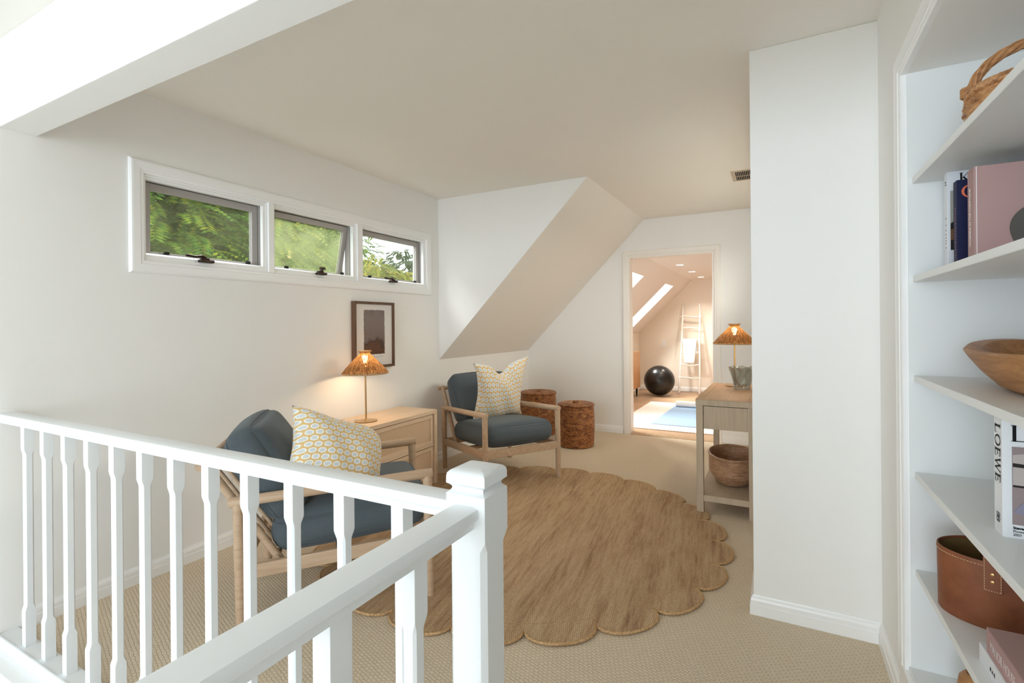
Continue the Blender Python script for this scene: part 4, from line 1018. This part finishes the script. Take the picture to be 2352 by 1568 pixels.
def serif(word, h, mat, par, Mx, name='lettering'):
    mb = MB(); x = 0; lay = 0
    for ch in word:
        if ch == 'O':
            a = []; n_ = 28
            for i in range(n_):
                p, q = 2 * PI * i / n_, 2 * PI * (i + 1) / n_
                f = lambda t, rx, ry: (x + (.5 + rx * math.cos(t)) * h, (.5 + ry * math.sin(t)) * h)
                mb.prism([f(p, .47, .515), f(q, .47, .515), f(q, .33, .475), f(p, .33, .475)], 0, .0005)
        else:
            for (a, b1, c, d, w) in GLY[ch]:
                lay += 1; mb.prism([(x + px * h, py * h) for px, py in bar(None, (a, b1), (c, d), w)], 0, .0005 + .00001 * (lay % 7))
        x += GW[ch] * h
    o = mb.build(name, mat, par, merge=False); o.data.transform(Mx); return o
serif('K', .028, INK, b, coverM(.0250, .2455))
drk = m_plain('dark_photo_print', srgb(38, 32, 30), .5, .3, 0, 30); gry = m_plain('grey_photo_print', srgb(170, 168, 160), .5, .3, 0, 30); skn = m_plain('tan_photo_print', srgb(120, 84, 60), .5, .3, 0, 30)
blob([(.006, .060), (.20, .060), (.20, .226), (.006, .226)], gry, b, coverM(0, 0)); 
o = blob([(.0062, .061), (.15, .061), (.15, .16), (.06, .158), (.03, .15), (.0062, .135)], drk, b, coverM(0, 0)); o.location = (0, -.0004, 0)
o = blob([(.0064, .088), (.03, .092), (.028, .108), (.018, .120), (.0064, .118)], skn, b, coverM(0, 0)); o.location = (0, -.0008, 0)
mb = MB()
for z in (.068, .080, .088, .096, .105, .117, .132, .150): mb.box(-.0005, 0, .013, .017, z, z + .0025)
mb.box(-.0005, 0, .010, .020, .245, .248); mb.box(-.0005, 0, .010, .020, .252, .255); mb.build('spine_lettering', INK, b)

# large white fashion book
b = book('hardback_book', .415, 1.419, .801, .25, .045, .268, m_plain('gloss_white_card', srgb(232, 234, 238), .3, .5, 0), 'thick white book lettered down its spine on the shelf below the wooden bowl')
serif('LOEWE', .0265, INK, b, flat(((0, 0, -1), (0, -1, 0), (-1, 0, 0), (-.0006, .0365, .236))) @ Matrix.Diagonal((1.0, 1.05, 1, 1)))
serif('LO', .034, INK, b, coverM(.013, .203))
ph = m_plain('mauve_photo_print', srgb(150, 134, 134), .35, .4, 0, 25)
blob([(.015, .029), (.235, .029), (.235, .192), (.015, .192)], ph, b, coverM(0, 0))
pl2 = m_plain('pale_photo_print', srgb(186, 176, 172), .35, .4, 0, 25); lv = m_plain('lavender_photo_print', srgb(138, 136, 156), .35, .4, 0, 25)
for i, (pts, mt) in enumerate((([(.016, .11), (.2, .11), (.2, .17), (.12, .188), (.05, .182), (.016, .175)], pl2), ([(.016, .15), (.07, .147), (.07, .154), (.016, .158)], drk), ([(.06, .145), (.12, .13), (.13, .15), (.08, .16)], drk), ([(.016, .108), (.18, .101), (.18, .107), (.016, .112)], drk), ([(.016, .055), (.05, .045), (.10, .04), (.1, .08), (.06, .085), (.03, .075)], lv), ([(.05, .045), (.2, .045), (.2, .095), (.09, .1), (.06, .085)], lv))):
    o = blob(pts, mt, b, coverM(0, 0)); o.location = (0, -.0003 * (i + 1), 0)
text('Steven Me', .0075, INK, b, coverM(.016, .0195), 1, .0003, 'lettering', .00025); text('Flowers', .0070, INK, b, coverM(.016, .0125), 1, .0003); text('2021', .0070, INK, b, coverM(.016, .0055), 1, .0003)
mb = MB()
for (cz, cyy) in ((.040, .026), (.040, .018), (.030, .026), (.030, .018)):
    mb.loop_tube([(-.0008, cyy + .0038 * math.cos(2 * PI * i / 16) + .0012 * math.sin(4 * PI * i / 16), cz + .0052 * math.sin(2 * PI * i / 16)) for i in range(16)], .00045, 5)
mb.build('spine_emblem', INK, b)

# stacked flat books on the fifth shelf
def flatbook(x0, y_far, z0, wid, L, Tk, cov, label, edge='spine'):
    t = empty('hardback_book', (x0, y_far, z0), 0, label, 'book')
    mb = MB(); mb.box(0, wid, -L, 0, 0, .003); mb.box(0, wid, -L, 0, Tk - .003, Tk); mb.box(0, .003, -L, 0, .003, Tk - .003); mb.build('cover', cov, t, bevel=.001)
    t['group'] = 'hardback books in the bookcase'
    MB().box(.003, wid - .003, -L + .003, -.003, .003, Tk - .003).build('pages', PAGE, t); return t
b = flatbook(.388, 1.466, .505, .27, .33, .040, whiteC, 'white hardback lying under the mauve hardback in front of the leather bin')
text('B  A  R', .0115, INK, b, flat(((0, -1, 0), (0, 0, 1), (-1, 0, 0), (-.0006, -.066, .016))), .8, .0003, 'lettering', -.0001)
mb = MB(); mb.box(-.0006, 0, -.30, -.185, .028, .036); mb.build('spine_band', INK, b)
b = flatbook(.391, 1.432, .545, .25, .31, .052, pinkC, 'mauve hardback topmost of the stack beside the leather bin')
text('MANOR HOUSE', .030, m_plain('pale_pink_ink', srgb(216, 200, 198), .6, .2, 0), b, flat(((0, -1, 0), (0, 0, 1), (-1, 0, 0), (-.0006, -.022, .015))), .60, .0003, 'lettering', -.0004)

# carved wooden bowl
bw_ = empty('wooden_bowl', (.545, 1.52, 1.094), 0, 'long hand-carved wooden bowl on the middle bookcase shelf', 'bowl')
def bowl():
    seg = 64; R = []
    def ring(ax, ay, z, cx=0, cy=0, p=2.2, wv=0):
        out = []
        for k_ in range(seg):
            a = 2 * PI * k_ / seg; ca, sa = math.cos(a), math.sin(a); rr = (abs(ca) ** p + abs(sa) ** p) ** (-1 / p)
            out.append((cx + ax * rr * ca, cy + ay * rr * sa * (1 + .0 * ca), z + wv * (.5 + .5 * math.cos(2 * a)) * -1 + (.016 * max(0, sa) ** 2 if wv else 0)))
        return out
    R.append(ring(.001, .001, .001)); R.append(ring(.075, .150, .001, 0, -.03)); R.append(ring(.095, .185, .012, 0, -.02)); R.append(ring(.118, .235, .042, 0, -.005)); R.append(ring(.135, .275, .074, 0, .01)); R.append(ring(.142, .292, .092, 0, .015, 2.2, .006)); R.append(ring(.136, .286, .099, 0, .014, 2.2, .006)); R.append(ring(.112, .235, .097, 0, .0, 2.2, .006)); R.append(ring(.103, .212, .080, 0, -.01)); R.append(ring(.085, .17, .045, 0, -.02)); R.append(ring(.05, .11, .028, 0, -.02)); R.append(ring(.001, .001, .024))
    return MB().rings(R)
bo = bowl().build('body', M['bowlwood'], bw_, smooth=True, angle=50)

# wicker basket with arched handle
hb = empty('wicker_basket', (.525, 1.575, 1.694), math.radians(0), 'golden wicker basket with arched handle on the top shelf', 'basket')
prof = [(0, .002), (.095, .002)]
rows = 11
for i in range(rows):
    f = i / rows; rr = .088 + .036 * math.sin(f * PI * .80); z = .003 + .0088 * i
    for q in (.1, .5, .9): prof.append((rr + .0035 * math.sin(PI * q), z + .0088 * q))
zt = .003 + .0088 * rows
prof += [(.110, zt), (.104, zt - .01), (.104, zt - .06), (.080, .012), (0, .01)]
MB().lathe(prof, 136, cap=False, wob=lambda a, z: .016 * math.cos(a * 17 + (int(z / .0088) % 2) * PI)).build('body', M['wicker'], hb, smooth=True, angle=60)
for k_ in range(3):
    pts = [((.114 + .006 * math.cos(24 * a + k_ * 2.09)) * math.cos(a), (.114 + .006 * math.cos(24 * a + k_ * 2.09)) * math.sin(a), zt + .006 + .006 * math.sin(24 * a + k_ * 2.09)) for a in [2 * PI * i / 192 for i in range(192)]]
    MB().loop_tube(pts, .0058, 6).build('rim_strand', M['wicker'], hb, smooth=True)
HA = math.radians(165)
hp = []
for i in range(25):
    a = PI * i / 24; rx = .114
    hp.append(Vector((math.cos(HA) * rx * math.cos(a), math.sin(HA) * rx * math.cos(a), zt - .02 + .126 * math.sin(a) ** .75)))
ho = MB().tube(hp, .0082, 10).build('handle', M['wicker'], hb, smooth=True)
for k_ in range(5):
    pts = []
    for i in range(97):
        f = i / 96 * 24; j = min(23, int(f)); p = hp[j].lerp(hp[j + 1], f - j); tdir = (hp[j + 1] - hp[j]).normalized()
        s_ = tdir.cross(Vector((math.sin(HA), -math.cos(HA), 0))).normalized(); u_ = Vector((math.sin(HA), -math.cos(HA), 0))
        an = i / 96 * 14 + k_ * 2 * PI / 5; pts.append(p + (s_ * math.cos(an) + u_ * math.sin(an)) * .0078)
    MB().tube(pts, .0042, 6).build('handle_strand', M['wicker'], ho, smooth=True)
for s_ in (1, -1):
    mb = MB()
    for z in (0, .006, .012, .018): mb.loop_tube([(math.cos(HA) * .116 * s_ + .0125 * math.cos(a), math.sin(HA) * .116 * s_ + .0125 * math.sin(a), zt + .012 + z) for a in [2 * PI * i / 16 for i in range(16)]], .0034, 6)
    mb.build('handle_binding', M['wicker'], hb, smooth=True)

# leather bin
lb = empty('leather_bin', (.512, 1.700, .505), 0, 'tan leather oval storage bin with riveted handle tab in the bookcase', 'storage bin')
ra, rb_, lh = .145, .100, .166
def oval(k1, z): return [(ra * k1 * math.cos(2 * PI * i / 64), rb_ * k1 * math.sin(2 * PI * i / 64), z) for i in range(64)]
MB().rings([oval(.97, .0), oval(.985, .004), oval(1.0, lh - .004), oval(.995, lh), oval(.975, lh), oval(.965, lh - .004)], cap=False).build('wall', M['leather'], lb, smooth=True, angle=50)
MB().rings([oval(.964, lh - .005), oval(.95, .008), oval(.5, .006), oval(.01, .006)], cap=False).build('lining', M['leatherin'], lb, smooth=True)
MB().rings([oval(.97, .001), oval(.01, .001)], cap=False).build('bottom', M['leather'], lb)
mb = MB()
def opt(a, z, k1=1.005): return Vector((ra * k1 * math.cos(a), rb_ * k1 * math.sin(a), z))
for i in range(120):
    a = 2 * PI * i / 120; mb.tube([opt(a, lh - .010), opt(a + .03, lh - .010)], .0009, 5)
mb.build('stitching', M['stitch'], lb)
def arc_tab(a0, a1, z0, z1, k0, k1_, rnd):
    n_ = 6; g = MB()
    def P(u, v, kk):
        a = a0 + (a1 - a0) * u; zt_ = z1 - rnd * (2 * u - 1) ** 2; return tuple(opt(a, z0 + (zt_ - z0) * v, kk))
    V0 = [[g.bm.verts.new(P(i / n_, j / n_, k0)) for j in range(n_ + 1)] for i in range(n_ + 1)]; V1 = [[g.bm.verts.new(P(i / n_, j / n_, k1_)) for j in range(n_ + 1)] for i in range(n_ + 1)]
    for i in range(n_):
        for j in range(n_):
            g.bm.faces.new((V0[i][j], V0[i][j + 1], V0[i + 1][j + 1], V0[i + 1][j])); g.bm.faces.new((V1[i][j], V1[i + 1][j], V1[i + 1][j + 1], V1[i][j + 1]))
    for i in range(n_):
        for (j) in (0, n_): g.bm.faces.new((V0[i][j], V0[i + 1][j], V1[i + 1][j], V1[i][j])); g.bm.faces.new((V0[j][i], V0[j][i + 1], V1[j][i + 1], V1[j][i]))
    return g
TA = math.radians(240)
tabo = arc_tab(TA - .02, TA + .22, .096, .196, 1.004, 1.030, .012).build('handle_tab', M['leather'], lb, smooth=True)
for z in (.122, .140):
    p = opt(TA + .10, z, 1.032); MB().lathe([(0, 0), (.0042, 0), (.0036, .0016), (0, .0022)], 16, cap=False).build('rivet', M['brass'], tabo).matrix_local = Matrix.Translation(p) @ Vector((math.cos(TA), math.sin(TA) * 1.4, 0)).to_track_quat('Z', 'Y').to_matrix().to_4x4()
mb = MB()
for s0 in (TA - .002, TA + .202):
    for i in range(14): mb.tube([opt(s0, .100 + i * .0062, 1.033), opt(s0, .1038 + i * .0062, 1.033)], .0008, 5)
for i in range(6): mb.tube([opt(TA + .01 + i * .034, .100, 1.033), opt(TA + .03 + i * .034, .100, 1.033)], .0008, 5)
mb.build('tab_stitching', M['stitch'], tabo)

# small wooden piece at the bottom
wv = empty('wooden_pot', (.463, 1.755, .2035), 0, 'small rounded wooden pot on the lowest shelf below the leather bin', 'pot')
MB().lathe([(0, 0), (.032, 0), (.042, .02), (.045, .06), (.040, .095), (.030, .108), (.024, .110), (.022, .100), (0, .06)], 36, cap=False).build('body', M['bowlwood'], wv, smooth=True, angle=60)

# ------------------------------------------------------------------ exercise room contents
gr = tag(MB().box(-1.83, -.20, 6.035, 8.165, -.003, .008).build('ribbed_rug', M['gymrug'], bevel=.003), 'cream ribbed rug on the floorboards under the yoga mat', 'rug')
ym = empty('yoga_mat', (-1.13, 7.2, .0082), math.radians(-1.2), 'pale blue yoga mat lying on the cream rug', 'yoga mat')
def rrect(hx_, hy_, r):
    P = []
    for cx, cy, a0 in ((hx_ - r, hy_ - r, 0), (-hx_ + r, hy_ - r, 90), (-hx_ + r, -hy_ + r, 180), (hx_ - r, -hy_ + r, 270)):
        for a in range(0, 91, 15): P.append((cx + r * math.cos(math.radians(a0 + a)), cy + r * math.sin(math.radians(a0 + a))))
    return P
MB().prism(rrect(.275, .88, .05), .003, .0075).build('top_layer', M['yoga'], ym)
MB().prism(rrect(.275, .88, .05), 0, .003).build('base_layer', M['yogaedge'], ym)
rt = empty('rolled_towel', (-1.13, 7.755, .061), 0, 'white rolled towel at the far end of the yoga mat', 'towel')
mb = MB(); sp2 = []
for i in range(90):
    a = i * .24; r_ = .012 + .033 * i / 89; sp2.append((r_ * math.cos(a), r_ * math.sin(a)))
R = []
for x in (-.235, .235): R.append([(x, p[0], p[1]) for p in sp2])
inner = [(p[0] * (1 - .0045 / max(.012, math.hypot(*p))), p[1] * (1 - .0045 / max(.012, math.hypot(*p)))) for p in sp2]
poly = sp2 + inner[::-1]
RR = [[(x, p[0], p[1]) for p in poly] for x in (-.235, .235)]
A = [mb.bm.verts.new(p) for p in RR[0]]; B = [mb.bm.verts.new(p) for p in RR[1]]; n = len(A)
for i in range(n): j = (i + 1) % n; mb.bm.faces.new((A[i], A[j], B[j], B[i]))
for V_ in (A, B):
    for i in range(89): mb.bm.faces.new((V_[i], V_[i + 1], V_[n - 2 - i], V_[n - 1 - i]))
mb.build('spiral', M['towel'], rt, smooth=True)
MB().tube([(-.232, 0, 0), (.232, 0, 0)], .040, 24).build('core', M['towel'], rt, smooth=True)

ball = empty('exercise_ball', (-1.862, 8.975, 0), 0, 'large glossy black exercise ball by the tan end wall', 'exercise ball')
prof = []
for i in range(65):
    a = -PI / 2 + PI * i / 64; r_ = .262 * math.cos(a) + (.0012 * (i % 4 == 0 and 12 < i < 52))
    prof.append((max(.0005, r_), .262 + .262 * math.sin(a)))
MB().lathe(prof, 72).build('shell', M['ball'], ball, smooth=True, angle=180)
MB().lathe([(0, 0), (.012, 0), (.010, .003), (0, .004)], 16, cap=False).build('valve_plug', M['black'], ball).matrix_local = Matrix.Translation((.2, -.167, .27)) @ Vector((.2, -.167, .0)).to_track_quat('Z', 'Y').to_matrix().to_4x4()

# ladder leaning on the end wall
la = empty('blanket_ladder', (-1.42, 9.385, 0), 0, 'white rustic branch ladder leaning against the tan end wall', 'ladder')
ZT, YT = 1.62, .315
def lp_(side, f): return Vector((side * (.173 - .028 * f), YT * f, ZT * f))
random.seed(4)
for s_ in (-1, 1):
    pts = [lp_(s_, i / 12) + Vector((random.uniform(-.004, .004), 0, 0)) for i in range(13)]
    pts[0].z = .012
    MB().tube(pts, [.019 - .003 * i / 12 for i in range(13)], 12).build('rail', M['ladder'], la, smooth=True)
rungz = [.278, .508, .733, .955, 1.178, 1.385]
for i, z in enumerate(rungz):
    f = z / ZT; e = .035 if i in (0, 5) else -.004; w_ = (.173 - .028 * f) + e
    pts = [Vector((-w_ + 2 * w_ * j / 8, YT * f - .002, z + (.012 * math.sin(j * .8 + i * 1.3)) * (1 if i in (1, 5) else .5))) for j in range(9)]
    MB().tube(pts, [.0135 + .002 * math.sin(j * 2 + i) for j in range(9)], 10).build('rung', M['ladder'], la, smooth=True)
# hanging towel
tw = empty('hanging_towel', (-1.43, 9.385 + YT * .955 / ZT, .955), 0, 'white towel draped over the ladder rung', 'towel')
def tws(u, v, off):
    x = (u - .5) * (.245 - .07 * max(0, v - .5) * 2); L_ = .43
    a = v * 2 - 1
    if a < 0: y, z = .022 + .006 * math.sin(u * 9), -(-a) * .28 + .018
    else: y, z = -.026 - a * L_ * .20 - .005 * math.sin(u * 7 + 2) * a, -a * L_ + .018
    if abs(a) < .08: z = .021; y = -.024 * a / .08 if a > 0 else .022 * -a / .08
    return (x, y - off, z + (off if abs(a) < .08 else 0))
mb = MB(); mb.grid(lambda u, v: tws(u, v, 0), 12, 40)
o = mb.build('cloth', M['towel'], tw, smooth=True, angle=180); sm = o.modifiers.new('thick', 'SOLIDIFY'); sm.thickness = .008; sm.offset = 1

# cabinet by the gym knee wall
cb3 = empty('low_cabinet', (-2.27, 8.05, 0), 0, 'low orange-brown wood cabinet against the knee wall of the exercise room', 'cabinet')
mb = MB(); mb.box(-.11, .11, -.75, .73, .15, .79); mb.build('body', M['oakdark'], cb3, bevel=.003)
for k_ in range(3): MB().box(.11, .124, -.745 + k_ * .492, -.745 + k_ * .492 + .486, .16, .785).build('door', m_wood('amber_wood_%d' % k_, srgb(206, 160, 116), srgb(188, 138, 94), 'z') if k_ == 0 else bpy.data.materials['amber_wood_0'], cb3, bevel=.002)
for x in (-.09, .07):
    for y in (-.72, .68): MB().tube([(x, y, 0), (x, y, .15)], [.012, .018], 12).build('leg', M['black'], cb3, smooth=True)

# gym window at right
gw = empty('window_6', (-.80, GYB, 1.645), 0, 'white framed window on the tan end wall, cut off by the doorway', 'window', None, 'structure')
mb = MB(); mb.box(-.27, -.23, -.02, 0, -.24, .24); mb.box(.23, .27, -.02, 0, -.24, .24); mb.box(-.23, .23, -.02, 0, -.24, -.20); mb.box(-.23, .23, -.02, 0, .20, .24); mb.build('frame', M['trim'], gw, bevel=.002)
MB().box(-.23, .23, -.006, -.002, -.20, .20).build('blind', M['white'], gw)

# recessed lights
dl = empty('recessed_light', (-1.186, 7.124, GC), 0)
MB().lathe([(.050, 0), (.068, 0), (.068, -.004), (.052, -.006)], 40, cap=False).build('trim_ring', M['white'], dl, smooth=True)
MB().lathe([(0, -.002), (.051, -.002), (.051, -.0035), (0, -.0045)], 32, cap=False).build('diffuser', M['downlight'], dl)
dls = [dl]
for y in (8.141, 9.164):
    c = copy_tree(dl); c.location = (-1.178, y, GC); dls.append(c)
for o, lab in zip(dls, ('nearest of the three round recessed ceiling lights, seen highest through the doorway', 'middle one of the three round recessed ceiling lights', 'farthest of the three round recessed ceiling lights, near the ladder')):
    tag(o, lab, 'ceiling light', 'recessed ceiling lights')
for y in (7.124, 8.141, 9.164):
    a = area('downlight_beam', (-1.18, y, GC - .012), (-1.18, y, 0), .1, .1, 6, (1, .93, .82), math.radians(110)); a.data.shape = 'DISK'

# ------------------------------------------------------------------ outdoors
struct(MB().box(-60, -2.95, -20, 60, -3.1, -3.0).build('ground', M['lawn']), 'lawn outside below the windows', 'ground')
def frond_tree(name, trunk, blobs, nf, mat, seed, label, fl=.42, leaf=.05, gaps=None):
    random.seed(seed); t = empty(name, (trunk[0], trunk[1], -3.0), 0, label, 'tree', 'trees outside the clerestory windows')
    mb = MB()
    def quad(p, d, n_, l, w):
        s_ = d.cross(n_).normalized() * w
        mb.face([p, p + d * l * .5 + s_, p + d * l, p + d * l * .5 - s_])
    for _ in range(nf):
        c, r = random.choice(blobs)
        while True:
            q = Vector((random.uniform(-1, 1), random.uniform(-1, 1), random.uniform(-1, 1)))
            if .35 < q.length < 1: break
        p = Vector((c[0] - trunk[0] + q.x * r[0], c[1] - trunk[1] + q.y * r[1], c[2] + 3 + q.z * r[2]))
        d = Vector((q.x + random.uniform(-.5, .5), q.y + random.uniform(-.5, .5), random.uniform(-.05, .5))).normalized()
        nleaf = 11; step = fl / nleaf * random.uniform(.8, 1.15)
        for i in range(nleaf):
            d = (d + Vector((0, 0, -.10))).normalized(); p = p + d * step
            side = d.cross(Vector((0, 0, 1))).normalized(); up = side.cross(d)
            L_ = leaf * (1.9 - 1.1 * abs(i / nleaf - .35)) 
            for s_ in (-1, 1): quad(p, (side * s_ + d * .45 - up * .25).normalized(), up, L_, L_ * .19)
    mb.build('foliage', mat, t, merge=False)
    mb = MB(); mb.tube([(0, 0, 0), (.05, .02, 2.0), (0, .05, 3.6), (.1, .1, 4.8)], [.16, .13, .09, .04], 10)
    for i, (c, r) in enumerate(blobs):
        b_ = Vector((c[0] - trunk[0], c[1] - trunk[1], c[2] + 3)); mb.tube([(0, .03, 2.8), b_ * .55 + Vector((0, 0, 1.2)), b_], [.07, .045, .02], 8)
    mb.build('trunk', M['bark'], t, smooth=True)
    return t
frond_tree('feathery_tree', (-6.8, 4.0), [((-6.0, 2.9, 2.5), (.9, .8, .8)), ((-6.3, 4.1, 2.6), (.9, .8, .8)), ((-6.2, 3.5, 1.6), (.9, 1.2, .7)), ((-6.8, 5.2, 2.7), (.9, .7, .7)), ((-7.2, 3.6, 3.1), (.9, 1.2, .6)), ((-6.6, 2.0, 2.4), (.8, .9, .9))], 2900, M['leafgreen'], 11, 'green feathery-leaved tree filling the leftmost clerestory window', .55, .07)
frond_tree('feathery_tree', (-8.6, 6.6), [((-8.2, 6.5, 2.6), (1.0, .9, .8)), ((-8.2, 7.4, 1.9), (.9, .8, .7)), ((-8.8, 5.6, 2.9), (1.0, 1.0, .9)), ((-8.4, 8.6, 2.0), (.9, .7, .75)), ((-8.0, 9.0, 1.85), (.9, .6, .8))], 1500, M['leafyellow'], 12, 'yellow-green tree low behind the fogged middle window', .5, .07)
frond_tree('leafy_tree', (-11.5, 13.8), [((-11.3, 13.3, 2.7), (1.0, .7, 1.2)), ((-11.5, 14.2, 2.8), (1.1, .9, 1.5)), ((-11.6, 12.6, 2.2), (1.0, .8, .9))], 900, M['leafdark'], 13, 'dusky dark-leaved tree at the right of the rightmost window', .3, .07)
frond_tree('leafy_tree', (-11.8, 11.2), [((-11.6, 11.55, 3.2), (.7, .6, 1.0)), ((-11.8, 10.6, 2.6), (.8, .7, 1.0)), ((-11.8, 9.9, 2.9), (.9, .7, 1.2))], 520, M['leafgreen'], 14, 'green tree rising against the sky at the left of the rightmost window', .3, .06)
